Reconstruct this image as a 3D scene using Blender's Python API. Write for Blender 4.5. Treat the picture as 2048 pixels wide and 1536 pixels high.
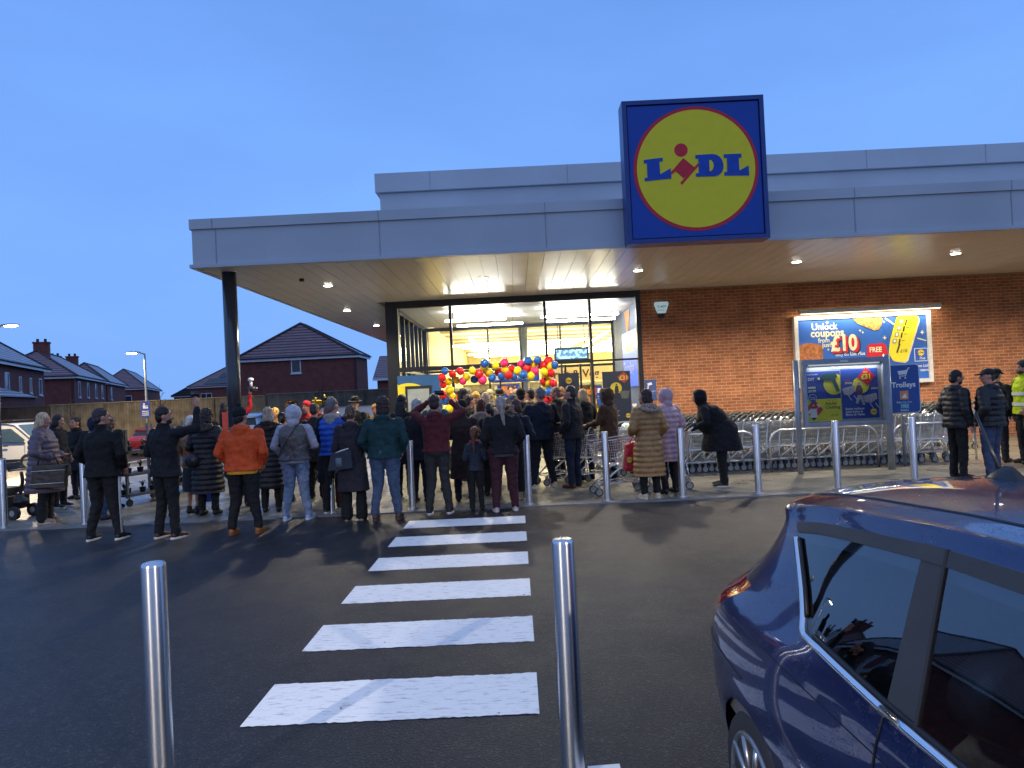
import bpy, math, random
from mathutils import Vector, Matrix, noise
R = math.radians; PI = math.pi
random.seed(7)
for o in list(bpy.data.objects): bpy.data.objects.remove(o)
scn = bpy.context.scene; COL = scn.collection
# ---------------------------------------------------------------- camera
H = 1.76
ROLL, PITCH, YAW = R(2.68), R(0.60), R(0.30)
cam = bpy.data.cameras.new('camera'); camo = bpy.data.objects.new('camera', cam); COL.objects.link(camo)
fwd = Vector((-math.sin(YAW)*math.cos(PITCH), math.cos(YAW)*math.cos(PITCH), math.sin(PITCH)))
rt = Vector((math.cos(YAW), math.sin(YAW), 0)); up = rt.cross(fwd)
cr = rt*math.cos(ROLL)-up*math.sin(ROLL); cu = rt*math.sin(ROLL)+up*math.cos(ROLL)
M = Matrix((( cr.x, cu.x, -fwd.x, 0), (cr.y, cu.y, -fwd.y, 0), (cr.z, cu.z, -fwd.z, H), (0,0,0,1)))
camo.matrix_world = M
cam.sensor_width = 36; cam.lens = 36*1420/2048; cam.clip_start = 0.05; cam.clip_end = 2000
scn.camera = camo
# ---------------------------------------------------------------- sky: dusk, blue ahead, paler last light behind the viewer
w = bpy.data.worlds.new('World'); scn.world = w; w.use_nodes = True
nt = w.node_tree; nt.nodes.clear()
def N(nt, t, **k):
    n = nt.nodes.new(t)
    for a, b in k.items():
        if a.startswith('_'): n.inputs[a[1:]].default_value = b
        else: setattr(n, a, b)
    return n
out = N(nt,'ShaderNodeOutputWorld'); bg = N(nt,'ShaderNodeBackground'); tc = N(nt,'ShaderNodeTexCoord'); sp = N(nt,'ShaderNodeSeparateXYZ')
nt.links.new(tc.outputs['Generated'], sp.inputs[0])
r1 = N(nt,'ShaderNodeValToRGB'); e = r1.color_ramp.elements
e[0].position = 0.0; e[0].color = (.21,.42,.90,1); e[1].position = 1.0; e[1].color = (.24,.37,.70,1)
m_ = e.new(.18); m_.color = (.19,.40,.92,1); m_ = e.new(.48); m_.color = (.150,.335,.83,1); m_ = e.new(.62); m_.color = (.20,.34,.70,1)
nt.links.new(sp.outputs['Z'], r1.inputs[0])
r2 = N(nt,'ShaderNodeValToRGB'); e = r2.color_ramp.elements     # glow of the last light in the west, behind the viewer
e[0].position = .30; e[0].color = (1,1,1,1); e[1].position = .62; e[1].color = (0,0,0,1)
mp = N(nt,'ShaderNodeMapRange'); mp.inputs[1].default_value = -1; mp.inputs[2].default_value = 1
nt.links.new(sp.outputs['Y'], mp.inputs[0]); nt.links.new(mp.outputs[0], r2.inputs[0])
r3 = N(nt,'ShaderNodeValToRGB'); e = r3.color_ramp.elements
e[0].position = 0; e[0].color = (.30,.40,.70,1); e[1].position = .75; e[1].color = (.24,.37,.72,1); q = e.new(.3); q.color = (.24,.38,.76,1)
nt.links.new(sp.outputs['Z'], r3.inputs[0])
mx = N(nt,'ShaderNodeMix', data_type='RGBA'); nt.links.new(r2.outputs[0], mx.inputs[0]); nt.links.new(r1.outputs[0], mx.inputs[6]); nt.links.new(r3.outputs[0], mx.inputs[7])
nz = N(nt,'ShaderNodeTexNoise'); nz.inputs['Scale'].default_value = 1.6; nz.inputs['Detail'].default_value = 5
mpv = N(nt,'ShaderNodeMapping'); mpv.inputs['Scale'].default_value=(1,1,3.2); nt.links.new(tc.outputs['Generated'], mpv.inputs[0]); nt.links.new(mpv.outputs[0], nz.inputs['Vector'])
mr = N(nt,'ShaderNodeMapRange'); mr.inputs[3].default_value = .90; mr.inputs[4].default_value = 1.10; mr.inputs[1].default_value=.3; mr.inputs[2].default_value=.7; nt.links.new(nz.outputs['Fac'], mr.inputs[0])
vm = N(nt,'ShaderNodeVectorMath', operation='SCALE'); nt.links.new(mx.outputs[2], vm.inputs[0]); nt.links.new(mr.outputs[0], vm.inputs['Scale'])
nt.links.new(vm.outputs[0], bg.inputs[0]); bg.inputs[1].default_value = 1.0
nt.links.new(bg.outputs[0], out.inputs[0])
scn.view_settings.view_transform = 'Standard'; scn.view_settings.look = 'None'; scn.view_settings.exposure = 0.15; scn.view_settings.gamma = 1
scn.render.engine = 'CYCLES'
cy = scn.cycles; cy.use_denoising = True; cy.max_bounces = 8; cy.diffuse_bounces = 3; cy.glossy_bounces = 4; cy.transparent_max_bounces = 16; cy.transmission_bounces = 6
cy.sample_clamp_indirect = 6; cy.caustics_reflective = False; cy.caustics_refractive = False; cy.use_light_tree = True
# ---------------------------------------------------------------- materials
def C(h):
    h = h.lstrip('#'); c = [int(h[i:i+2],16)/255 for i in (0,2,4)]
    return tuple(x/12.92 if x <= .04045 else ((x+.055)/1.055)**2.4 for x in c)
def col(c): return C(c) if isinstance(c, str) else tuple(c)
MC = {}
def mat(name, c=(.5,.5,.5), rough=.6, metal=0, var=.12, vs=8, bump=0, bs=60, spec=.5, coat=0, em=None, es=0, kind=None, **k):
    key = (name, col(c), rough, metal, var, vs, bump, bs, kind, coat, es)
    if key in MC: return MC[key]
    m = bpy.data.materials.new(name); MC[key] = m; m.use_nodes = True; t = m.node_tree; b = t.nodes['Principled BSDF']; L = t.links.new
    c = col(c); b.inputs['Roughness'].default_value = rough; b.inputs['Metallic'].default_value = metal
    b.inputs['Specular IOR Level'].default_value = spec; b.inputs['Coat Weight'].default_value = coat; b.inputs['Coat Roughness'].default_value = .04
    tc = N(t,'ShaderNodeTexCoord'); co = tc.outputs['Object']
    nz = N(t,'ShaderNodeTexNoise'); nz.inputs['Scale'].default_value = vs; nz.inputs['Detail'].default_value = 5; L(co, nz.inputs['Vector'])
    rp = N(t,'ShaderNodeMapRange'); rp.inputs[1].default_value = .3; rp.inputs[2].default_value = .7; rp.inputs[3].default_value = 1-var; rp.inputs[4].default_value = 1+var; L(nz.outputs['Fac'], rp.inputs[0])
    sc = N(t,'ShaderNodeVectorMath', operation='SCALE'); sc.inputs[0].default_value = c; L(rp.outputs[0], sc.inputs['Scale']); L(sc.outputs[0], b.inputs['Base Color'])
    if bump or kind in ('puffer','hair','knit'):
        bn = N(t,'ShaderNodeTexNoise'); bn.inputs['Scale'].default_value = bs; bn.inputs['Detail'].default_value = 4; L(co, bn.inputs['Vector'])
        if kind == 'hair':
            mp = N(t,'ShaderNodeMapping'); mp.inputs['Scale'].default_value = (1,1,.12); L(co, mp.inputs[0]); L(mp.outputs[0], bn.inputs['Vector']); L(mp.outputs[0], nz.inputs['Vector'])
        bp = N(t,'ShaderNodeBump'); bp.inputs['Strength'].default_value = bump or .4; bp.inputs['Distance'].default_value = k.get('bd',.01); L(bn.outputs['Fac'], bp.inputs['Height']); L(bp.outputs[0], b.inputs['Normal'])
    if em is not None:
        b.inputs['Emission Color'].default_value = (*col(em),1); b.inputs['Emission Strength'].default_value = es
    m['bsdf'] = 1
    return m
def glassmat(name, tint=(.9,.95,.95), alpha=.12, rough=.02, ior=1.45, dark=None):
    m = bpy.data.materials.new(name); m.use_nodes = True; t = m.node_tree; t.nodes.clear(); L = t.links.new
    o = N(t,'ShaderNodeOutputMaterial'); tr = N(t,'ShaderNodeBsdfTransparent'); tr.inputs[0].default_value = (*tint,1)
    g = N(t,'ShaderNodeBsdfGlossy'); g.inputs['Roughness'].default_value = rough
    f = N(t,'ShaderNodeFresnel'); f.inputs[0].default_value = ior; mx = N(t,'ShaderNodeMixShader')
    ad = N(t,'ShaderNodeMath', operation='ADD'); ad.inputs[1].default_value = alpha*.3; L(f.outputs[0], ad.inputs[0])
    L(ad.outputs[0], mx.inputs[0]); L(tr.outputs[0], mx.inputs[1]); L(g.outputs[0], mx.inputs[2]); L(mx.outputs[0], o.inputs[0])
    return m
def brickmat(name, c1, c2, cm, bw=.24, rh=.08, ms=.011, rough=.85, bump=.5, var=.25, offs=.5):
    m = bpy.data.materials.new(name); m.use_nodes = True; t = m.node_tree; b = t.nodes['Principled BSDF']; L = t.links.new
    b.inputs['Roughness'].default_value = rough
    tc = N(t,'ShaderNodeTexCoord'); s = N(t,'ShaderNodeSeparateXYZ'); L(tc.outputs['Object'], s.inputs[0])
    a = N(t,'ShaderNodeMath', operation='ADD'); L(s.outputs[0], a.inputs[0]); L(s.outputs[1], a.inputs[1])
    cx = N(t,'ShaderNodeCombineXYZ'); L(a.outputs[0], cx.inputs[0]); L(s.outputs[2], cx.inputs[1])
    br = N(t,'ShaderNodeTexBrick'); L(cx.outputs[0], br.inputs['Vector']); br.offset = offs
    br.inputs['Scale'].default_value = 1; br.inputs['Brick Width'].default_value = bw; br.inputs['Row Height'].default_value = rh; br.inputs['Mortar Size'].default_value = ms; br.inputs['Mortar Smooth'].default_value = .15
    br.inputs['Color1'].default_value = (*col(c1),1); br.inputs['Color2'].default_value = (*col(c2),1); br.inputs['Mortar'].default_value = (*col(cm),1)
    nz = N(t,'ShaderNodeTexNoise'); nz.inputs['Scale'].default_value = 2.2; nz.inputs['Detail'].default_value = 8; L(tc.outputs['Object'], nz.inputs['Vector'])
    rp = N(t,'ShaderNodeMapRange'); rp.inputs[1].default_value = .3; rp.inputs[2].default_value = .7; rp.inputs[3].default_value = 1-var; rp.inputs[4].default_value = 1+var; L(nz.outputs['Fac'], rp.inputs[0])
    sc = N(t,'ShaderNodeVectorMath', operation='SCALE'); L(br.outputs['Color'], sc.inputs[0]); L(rp.outputs[0], sc.inputs['Scale']); L(sc.outputs[0], b.inputs['Base Color'])
    bp = N(t,'ShaderNodeBump'); bp.invert = True; bp.inputs['Strength'].default_value = bump; bp.inputs['Distance'].default_value = .006; L(br.outputs['Fac'], bp.inputs['Height']); L(bp.outputs[0], b.inputs['Normal'])
    return m
def emit(name, c, s): return mat(name, c, .4, var=.02, em=c, es=s)
# ---------------------------------------------------------------- mesh builder
class MB:
    def __init__(s): s.v=[]; s.f=[]; s.m=[]; s.tf=None
    def add(s, vs, fs, mi=0):
        k=len(s.v)
        s.v += [s.tf(Vector(p)) if s.tf else Vector(p) for p in vs]
        s.f += [tuple(i+k for i in f) for f in fs]; s.m += [mi]*len(fs); return s
    def box(s, x0,y0,z0,x1,y1,z1, mi=0):
        return s.add([(x0,y0,z0),(x1,y0,z0),(x1,y1,z0),(x0,y1,z0),(x0,y0,z1),(x1,y0,z1),(x1,y1,z1),(x0,y1,z1)],
            [(0,3,2,1),(4,5,6,7),(0,1,5,4),(1,2,6,5),(2,3,7,6),(3,0,4,7)], mi)
    def rings(s, rs, mi=0, cap=True, close=True):
        n=len(rs[0]); vs=[p for r in rs for p in r]; fs=[]
        for i in range(len(rs)-1):
            for j in range(n if close else n-1):
                a=i*n+j; b=i*n+(j+1)%n; fs.append((a,b,b+n,a+n))
        if cap: fs.append(tuple(range(n-1,-1,-1))); fs.append(tuple((len(rs)-1)*n+j for j in range(n)))
        return s.add(vs, fs, mi)
    def tube(s, pts, r, n=8, mi=0, cap=True):
        pts=[Vector(p) for p in pts]; rr = r if isinstance(r,(list,tuple)) else [r]*len(pts); rs=[]; prev=None
        for i,p in enumerate(pts):
            d=((pts[min(i+1,len(pts)-1)]-p).normalized()+(p-pts[max(i-1,0)]).normalized())
            if d.length<1e-6: d=Vector((0,0,1))
            d.normalize()
            if prev is None:
                a=d.orthogonal().normalized()
            else:
                a=(prev-d*prev.dot(d)); a = a.normalized() if a.length>1e-6 else d.orthogonal().normalized()
            prev=a; b=d.cross(a)
            rs.append([p+(a*math.cos(2*PI*j/n)+b*math.sin(2*PI*j/n))*rr[i] for j in range(n)])
        return s.rings(rs, mi, cap)
    def ell(s, c, r, mi=0, nu=14, nv=9, rot=None):
        rs=[]
        for i in range(1,nv):
            a=PI*i/nv; ring=[]
            for j in range(nu):
                p=Vector((math.sin(a)*math.cos(2*PI*j/nu)*r[0], math.sin(a)*math.sin(2*PI*j/nu)*r[1], -math.cos(a)*r[2]))
                if rot: p=rot@p
                ring.append(p+Vector(c))
            rs.append(ring)
        return s.rings(rs, mi)
    def cap(s, p0, p1, r0, r1, n=12, rip=0, pitch=.08):
        p0=Vector(p0); p1=Vector(p1); d=p1-p0; L=d.length; dn=d.normalized(); pts=[]; rr=[]
        for a in (-80,-50,-20): pts.append(p0+dn*r0*math.sin(R(a))); rr.append(r0*math.cos(R(a)))
        k=max(1,int(L/.025)) if rip else 2
        for i in range(k+1):
            t=i/k; r=r0+(r1-r0)*t
            if rip: r*=1+rip*(abs(math.sin(PI*t*L/pitch))-.6)
            pts.append(p0+d*t); rr.append(r)
        for a in (20,50,80): pts.append(p1+dn*r1*math.sin(R(a))); rr.append(r1*math.cos(R(a)))
        return s.tube(pts, rr, n)
    def prism(s, poly, y0, y1, mi=0):     # polygon in x,z extruded along y (y0 = face nearer the viewer)
        n=len(poly)
        a=sum(poly[i][0]*poly[(i+1)%n][1]-poly[(i+1)%n][0]*poly[i][1] for i in range(n))
        if a<0: poly=poly[::-1]
        vs=[(x,y0,z) for x,z in poly]+[(x,y1,z) for x,z in poly]
        fs=[tuple(range(n)), tuple(range(2*n-1,n-1,-1))]+[(i,i+n,(i+1)%n+n,(i+1)%n) for i in range(n)]
        return s.add(vs, fs, mi)
    def disc(s, cx, cz, r, y0, y1, mi=0, n=48, sx=1):
        return s.prism([(cx+r*sx*math.cos(2*PI*i/n), cz+r*math.sin(2*PI*i/n)) for i in range(n)], y0, y1, mi)
    def text(s, t, x, z, size, y, mi=0, align='LEFT', bold=.0, shear=0, sx=1, rot=0, space=1):
        cu=bpy.data.curves.new('t','FONT'); cu.body=t; cu.size=size; cu.align_x=align; cu.offset=bold*size; cu.shear=shear; cu.resolution_u=3; cu.space_line=space
        ob=bpy.data.objects.new('t',cu); COL.objects.link(ob)
        me=ob.to_mesh()
        ca,sa=math.cos(R(rot)),math.sin(R(rot))
        vs=[(x+sx*v.co.x*ca-v.co.y*sa, y, z+sx*v.co.x*sa+v.co.y*ca) for v in me.vertices]; fs=[tuple(p.vertices) for p in me.polygons]
        s.add(vs, fs, mi); ob.to_mesh_clear(); bpy.data.objects.remove(ob); bpy.data.curves.remove(cu); return s
    def build(s, name, mats, parent=None, smooth=False, loc=None, rz=0, autosmooth=None):
        me=bpy.data.meshes.new(name); me.from_pydata([tuple(v) for v in s.v], [], s.f)
        if not isinstance(mats,(list,tuple)): mats=[mats]
        for m in mats: me.materials.append(m)
        for p,mi in zip(me.polygons, s.m): p.material_index=mi; p.use_smooth=smooth
        o=bpy.data.objects.new(name, me); COL.objects.link(o)
        if parent: o.parent=parent
        if loc: o.location=loc
        if rz: o.rotation_euler=(0,0,rz)
        return o
def thing(name, label, cat, loc=(0,0,0), rz=0, group=None, scale=None):
    o=bpy.data.objects.new(name, None); COL.objects.link(o); o.empty_display_size=.2
    o.location=loc; o.rotation_euler=(0,0,rz); o['label']=label; o['category']=cat
    if group: o['group']=group
    if scale: o.scale=scale
    return o
def tag(o, label, cat, group=None):
    o['label']=label; o['category']=cat
    if group: o['group']=group
    return o
def struct(o): o['kind']='structure'; return o
def copy_tree(o, loc, rz, label=None, parent=None):
    c=o.copy(); COL.objects.link(c)
    if parent is None:
        c.location=loc; c.rotation_euler=(0,0,rz)
        if label: c['label']=label
    else: c.parent=parent
    for ch in o.children: copy_tree(ch, None, None, None, c)
    return c
BAKE=[]
def organic(o, vox=.012, it=3, disp=0, dscale=.08, kind='CLOUDS'):
    m=o.modifiers.new('r','REMESH'); m.mode='VOXEL'; m.voxel_size=vox; m.use_smooth_shade=True
    m=o.modifiers.new('s','SMOOTH'); m.factor=.5; m.iterations=it
    if disp:
        key='tx%.3f%s'%(dscale,kind); tx=bpy.data.textures.get(key)
        if not tx: tx=bpy.data.textures.new(key,kind); tx.noise_scale=dscale
        m=o.modifiers.new('d','DISPLACE'); m.texture=tx; m.strength=disp; m.mid_level=.5; m.texture_coords='GLOBAL'
    BAKE.append(o); return o
def bake_all():
    bpy.context.view_layer.update()
    dg=bpy.context.evaluated_depsgraph_get(); res=[]
    for o in BAKE:
        me=bpy.data.meshes.new_from_object(o.evaluated_get(dg)); res.append(me)
    for o,me in zip(BAKE,res):
        mats=[s for s in o.data.materials]; o.modifiers.clear(); o.data=me; me.name=o.name
        if not me.materials:
            for m in mats: me.materials.append(m)
        for p in me.polygons: p.use_smooth=True; p.material_index=0
def hx(x): return x
# ================================================================ SETTING
asphalt = mat('asphalt', (.0058,.0078,.0125), .4, var=.35, vs=1.1, bump=.9, bs=140, spec=.5, bd=.012)
def wetten(m, lo=.16, hi=.55, sc=.55):
    t=m.node_tree; b=t.nodes['Principled BSDF']; tc=N(t,'ShaderNodeTexCoord'); n=N(t,'ShaderNodeTexNoise'); n.inputs['Scale'].default_value=sc; n.inputs['Detail'].default_value=6; n.inputs['Roughness'].default_value=.65
    t.links.new(tc.outputs['Object'], n.inputs['Vector']); r=N(t,'ShaderNodeMapRange'); r.inputs[1].default_value=.35; r.inputs[2].default_value=.65; r.inputs[3].default_value=lo; r.inputs[4].default_value=hi
    t.links.new(n.outputs['Fac'], r.inputs[0]); t.links.new(r.outputs[0], b.inputs['Roughness'])
wetten(asphalt,.33,.50,.9)
t=asphalt.node_tree; b_=t.nodes['Principled BSDF']; src=b_.inputs['Base Color'].links[0].from_socket
tcn=N(t,'ShaderNodeTexCoord'); vo=N(t,'ShaderNodeTexVoronoi'); vo.inputs['Scale'].default_value=95; t.links.new(tcn.outputs['Object'],vo.inputs['Vector'])
sp_=N(t,'ShaderNodeSeparateColor'); t.links.new(vo.outputs['Color'],sp_.inputs[0]); mr_=N(t,'ShaderNodeMapRange'); mr_.inputs[1].default_value=.80; mr_.inputs[2].default_value=1; t.links.new(sp_.outputs[0],mr_.inputs[0])
mx_=N(t,'ShaderNodeMix',data_type='RGBA'); mx_.inputs[7].default_value=(.06,.068,.082,1); t.links.new(mr_.outputs[0],mx_.inputs[0]); t.links.new(src,mx_.inputs[6])
# paler dried patches and tyre-polished lanes
n2=N(t,'ShaderNodeTexNoise'); n2.inputs['Scale'].default_value=.45; n2.inputs['Detail'].default_value=9; n2.inputs['Roughness'].default_value=.7; t.links.new(tcn.outputs['Object'],n2.inputs['Vector'])
m2=N(t,'ShaderNodeMapRange'); m2.inputs[1].default_value=.52; m2.inputs[2].default_value=.72; m2.inputs[4].default_value=.6; t.links.new(n2.outputs['Fac'],m2.inputs[0])
m3=N(t,'ShaderNodeMix',data_type='RGBA'); m3.inputs[7].default_value=(.015,.018,.024,1); t.links.new(m2.outputs[0],m3.inputs[0]); t.links.new(mx_.outputs[2],m3.inputs[6]); t.links.new(m3.outputs[2],b_.inputs['Base Color'])
bmp=[n for n in t.nodes if n.type=='BUMP'][0]; bm2=N(t,'ShaderNodeBump'); bm2.inputs['Strength'].default_value=.8; bm2.inputs['Distance'].default_value=.006; t.links.new(vo.outputs['Distance'],bm2.inputs['Height']); t.links.new(bmp.outputs[0],bm2.inputs['Normal']); t.links.new(bm2.outputs[0],b_.inputs['Normal'])
paving = brickmat('wet_block_paving', (.19,.18,.145), (.26,.245,.195), (.08,.075,.06), .2,.1,.006, .4, .5, .3)
t=paving.node_tree
for l in list(t.links):
    if l.to_node.type=='TEX_BRICK' and l.to_socket.name=='Vector': t.links.remove(l)
br=[n for n in t.nodes if n.type=='TEX_BRICK'][0]; tcn=[n for n in t.nodes if n.type=='TEX_COORD'][0]; t.links.new(tcn.outputs['Object'], br.inputs['Vector'])
wetten(paving,.22,.5,.8)
def sheet(name, pts, m, z=0):
    return struct(MB().add([(x,y,z if len(p)==2 else p[2]) for p in pts for x,y in [p[:2]]], [tuple(range(len(pts)))]).build(name,m))
g=MB(); ys=[-60,22,30,400]; zs=[0,0,-.55,-.55]
for i in range(3): g.add([(-400,ys[i],zs[i]),(400,ys[i],zs[i]),(400,ys[i+1],zs[i+1]),(-400,ys[i+1],zs[i+1])],[(0,1,2,3)])
struct(g.build('ground', asphalt))
# pavement in front of the store and its kerb strip
struct(MB().box(-14,10.93,-.1,32,21.5,.018).build('pavement', paving))
kerb = mat('kerb_concrete', (.17,.175,.18), .5, var=.2, vs=5, bump=.3, bs=80)
struct(MB().box(-14,10.72,-.1,32,10.925,.022).build('kerb', kerb))
# zebra crossing
zp = mat('zebra_paint', (.80,.80,.79), .55, var=.10, vs=6, bump=.35, bs=120)
t=zp.node_tree; b=t.nodes['Principled BSDF']; tcn=N(t,'ShaderNodeTexCoord'); mp=N(t,'ShaderNodeMapping'); mp.inputs['Scale'].default_value=(9.0,42,1); t.links.new(tcn.outputs['Object'],mp.inputs[0])
n=N(t,'ShaderNodeTexNoise'); n.inputs['Scale'].default_value=1.0; n.inputs['Detail'].default_value=8; n.inputs['Roughness'].default_value=.7; t.links.new(mp.outputs[0],n.inputs['Vector'])
rp=N(t,'ShaderNodeValToRGB'); rp.color_ramp.elements[0].position=.30; rp.color_ramp.elements[0].color=(.30,.31,.33,1); rp.color_ramp.elements[1].position=.47; rp.color_ramp.elements[1].color=(.90,.90,.88,1)
t.links.new(n.outputs['Fac'],rp.inputs[0]); t.links.new(rp.outputs[0],b.inputs['Base Color'])
for i in range(6):
    y0=3.88+i*1.116; pts=[]; x0,x1=-1.59,.045
    k=70
    for j in range(k+1): pts.append((x0+(x1-x0)*j/k, y0+random.uniform(-.005,.008)))
    for j in range(k+1): pts.append((x1-(x1-x0)*j/k, y0+.565+random.uniform(-.009,.005)))
    struct(MB().add([(x,y,.004) for x,y in pts],[tuple(range(len(pts)))]).build('zebra_stripe',zp))
struct(MB().add([(.25,2.8,.004),(.40,2.8,.004),(.40,3.33,.004),(.25,3.32,.004)],[(0,1,2,3)]).build('zebra_stripe',zp))
# car park bay lines and verge beyond
for x in (-27,-24.5,-22,-19.5,-17,-14.5,-12,-9.5,-7):
    struct(MB().add([(x,30.5,-.544),(x+.1,30.5,-.544),(x+.1,35.3,-.544),(x,35.3,-.544)],[(0,1,2,3)]).build('bay_line',zp))
struct(MB().box(-60,38.5,-.7,-3.3,40,-.45).build('verge_strip', mat('wet_soil',(.03,.035,.02),.8,var=.4,vs=3,bump=.6,bs=20)))
# ================================================================ SUPERMARKET
clad = mat('grey_cladding', (.52,.55,.58), .36, var=.08, vs=.5, spec=.45)
cladj = mat('cladding_joint', (.34,.36,.39), .6)
white = mat('white_soffit_panel', (.82,.79,.70), .26, var=.04, vs=1.5, spec=.6)
gap = mat('soffit_gap', (.16,.155,.14), .7)
brick = brickmat('red_brick', (.44,.15,.06), (.31,.095,.04), (.46,.32,.19), .243,.083,.0085,.8,.7,.25)
black = mat('black_frame', (.012,.013,.015), .35, var=.1)
anthra = mat('anthracite_column_paint', (.035,.038,.045), .22, var=.06, spec=.7)
store = thing('supermarket','brick and glass supermarket under a wide pale canopy with white panel soffit','supermarket',(0,0,0))
b=MB()
b.box(3.36,18.66,0,32,19.0,7.1)                 # brick front
b.box(-3.3,25,0,-3.05,46,4.6)
b.build('brick_wall', brick, store)
b=MB(); b.box(-3.34,18.62,4.26,32,45,7.12)
b.build('upper_wall', clad, store)
b=MB(); b.box(-3.44,18.50,7.13,32,45.1,7.62); b.build('parapet', clad, store)
# canopy
b=MB(); b.box(-5.70,12.72,4.30,32,18.6,5.10); b.box(-5.70,18.6,4.30,-3.45,46,5.10)
b.build('canopy', clad, store)
b=MB(); b.box(-5.73,12.68,4.935,32,12.72,5.115); b.box(-5.74,12.72,4.935,-5.70,46,5.115); b.build('canopy_capping', clad, store)
b=MB(); b.box(-5.74,12.665,4.235,32,12.80,4.298); b.box(-5.74,12.80,4.235,-5.66,46,4.298); b.build('canopy_edge_trim', clad, store)
for x in (-5.28,-2.33,.66,6.2,9.0,12): MB().box(x,12.714,4.30,x+.018,12.721,4.935).build('panel_joint', cladj, store)
for x in (-5.32,-2.33,.66,6.2,9.0,12): MB().box(x,12.674,4.935,x+.012,12.681,5.115).build('panel_joint', cladj, store)
for x in (-2.0,1.6,5.1,9.4,12.5): MB().box(x,18.493,7.13,x+.012,18.501,7.62).build('panel_joint', cladj, store)
# soffit planks, running into the depth
b=MB(); x=-5.655
while x<16:
    y1=18.60 if x>-3.6 else 46
    b.box(x,12.81,4.255,x+.292,y1,4.285); x+=.30
b.build('soffit_panels', white, store)
b=MB(); b.box(-5.66,12.80,4.287,20,18.6,4.296); b.box(-5.66,18.61,4.287,-3.46,46,4.296); b.build('soffit_backing', gap, store)
# column
b=MB(); b.tube([(-5.27,13.25,.02),(-5.27,13.25,4.25)],.128,40); b.build('column', anthra, store, True)
b=MB(); b.tube([(-5.27,13.25,4.235),(-5.27,13.25,4.256)],.145,40); b.tube([(-5.27,13.25,.018),(-5.27,13.25,.05)],.16,40); b.build('column_collar', mat('steel_collar',(.5,.5,.5),.3,1), store, True)
# downlights
LW=emit('downlight_glow',(1,.93,.80),26)
ring=mat('downlight_rim',(.7,.7,.68),.3)
def spot(x,y,z,e,colr=(1,.86,.66),size=120,rad=.09,rx=0,ry=0,name='downlight_lamp',blend=.6,parent=None):
    l=bpy.data.lights.new(name,'SPOT'); l.energy=e; l.color=colr; l.spot_size=R(size); l.spot_blend=blend; l.shadow_soft_size=rad
    o=bpy.data.objects.new(name,l); COL.objects.link(o); o.location=(x,y,z); o.rotation_euler=(rx,ry,0)
    if parent: o.parent=parent
    return o
DL=[(-3.98,15.4),(-.6,15.4),(2.76,15.35),(6.13,15.2),(9.46,15.1),(12.8,15.1),(-4.64,19.9),(-4.7,24.4),(-4.7,29)]
for x,y in DL:
    f=MB().tube([(x,y,4.243),(x,y,4.256)],.12,28).build('downlight_trim',ring,store,True)
    MB().tube([(x,y,4.236),(x,y,4.2425)],.092,28).build('downlight_lens',LW,f,True)
    spot(x,y,4.225,760,parent=store,size=155,blend=.5)
MB().tube([(-4.26,14.43,4.20),(-4.26,14.43,4.256)],.05,16).build('camera_dome',black,store,True)
# glazing frame of the lobby
YF=18.62
b=MB()
b.box(-3.34,YF,0,-3.02,YF+.16,4.26); b.box(3.24,YF,0,3.36,YF+.16,4.26)
b.box(-3.02,YF,4.08,3.24,YF+.16,4.26); b.build('entrance_frame', black, store)
b=MB()
for x in (-1.64,.85,2.03): b.box(x-.035,YF+.02,0,x+.035,YF+.12,4.08)
b.box(-3.02,YF+.025,2.40,-1.64-.035,YF+.115,2.52); b.box(-1.605,YF+.025,2.40,.815,YF+.115,2.52); b.box(.885,YF+.025,2.42,1.995,YF+.115,2.52); b.box(2.065,YF+.025,2.44,3.24,YF+.115,2.49)
for x in (-2.9,-.4,1.32,1.72): b.box(x-.025,YF+.03,.03,x+.025,YF+.11,2.40)
b.build('mullions', black, store)
gl=glassmat('shop_glass',(.93,.97,.96),.03,.01)
b=MB()
for x0,x1 in ((-3.02,-1.675),(-1.605,.815),(.885,1.995),(2.065,3.24)):
    b.add([(x0,YF+.07,2.52),(x1,YF+.07,2.52),(x1,YF+.07,4.08),(x0,YF+.07,4.08)],[(0,1,2,3)])
for x0,x1 in ((-3.02,-1.675),(.885,1.295),(2.065,3.24)):
    b.add([(x0,YF+.07,.05),(x1,YF+.07,.05),(x1,YF+.07,2.4),(x0,YF+.07,2.4)],[(0,1,2,3)])
b.build('window_glass', gl, store)
# lobby room
wallw=mat('lobby_plaster',(.72,.70,.62),.7); ceilw=mat('lobby_ceiling',(.78,.78,.76),.5,var=.03)
blue=mat('brand_blue_board',(.02,.07,.36),.4,var=.05)
b=MB(); b.box(-3.02,YF+.2,4.085,3.5,24.3,4.16); b.build('lobby_ceiling', brickmat('ceiling_tiles',(.72,.72,.70),(.74,.74,.72),(.40,.40,.38),1.2,.6,.012,.5,.1,.03,0) , store)
t=bpy.data.materials['ceiling_tiles'].node_tree
for l in list(t.links):
    if l.to_node.type=='TEX_BRICK' and l.to_socket.name=='Vector': t.links.remove(l)
br=[n for n in t.nodes if n.type=='TEX_BRICK'][0]; tcn=[n for n in t.nodes if n.type=='TEX_COORD'][0]; t.links.new(tcn.outputs['Object'], br.inputs['Vector'])
b=MB(); b.box(3.42,YF+.2,.02,3.6,24.3,4.08); b.build('lobby_side_wall', mat('dusk_blue_wall',(.16,.22,.38),.6), store)
b=MB(); b.box(-3.2,18.8,-.05,16,45,.012); b.build('shop_floor', mat('shop_floor_tile',(.42,.40,.36),.25,var=.1), store)
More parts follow.
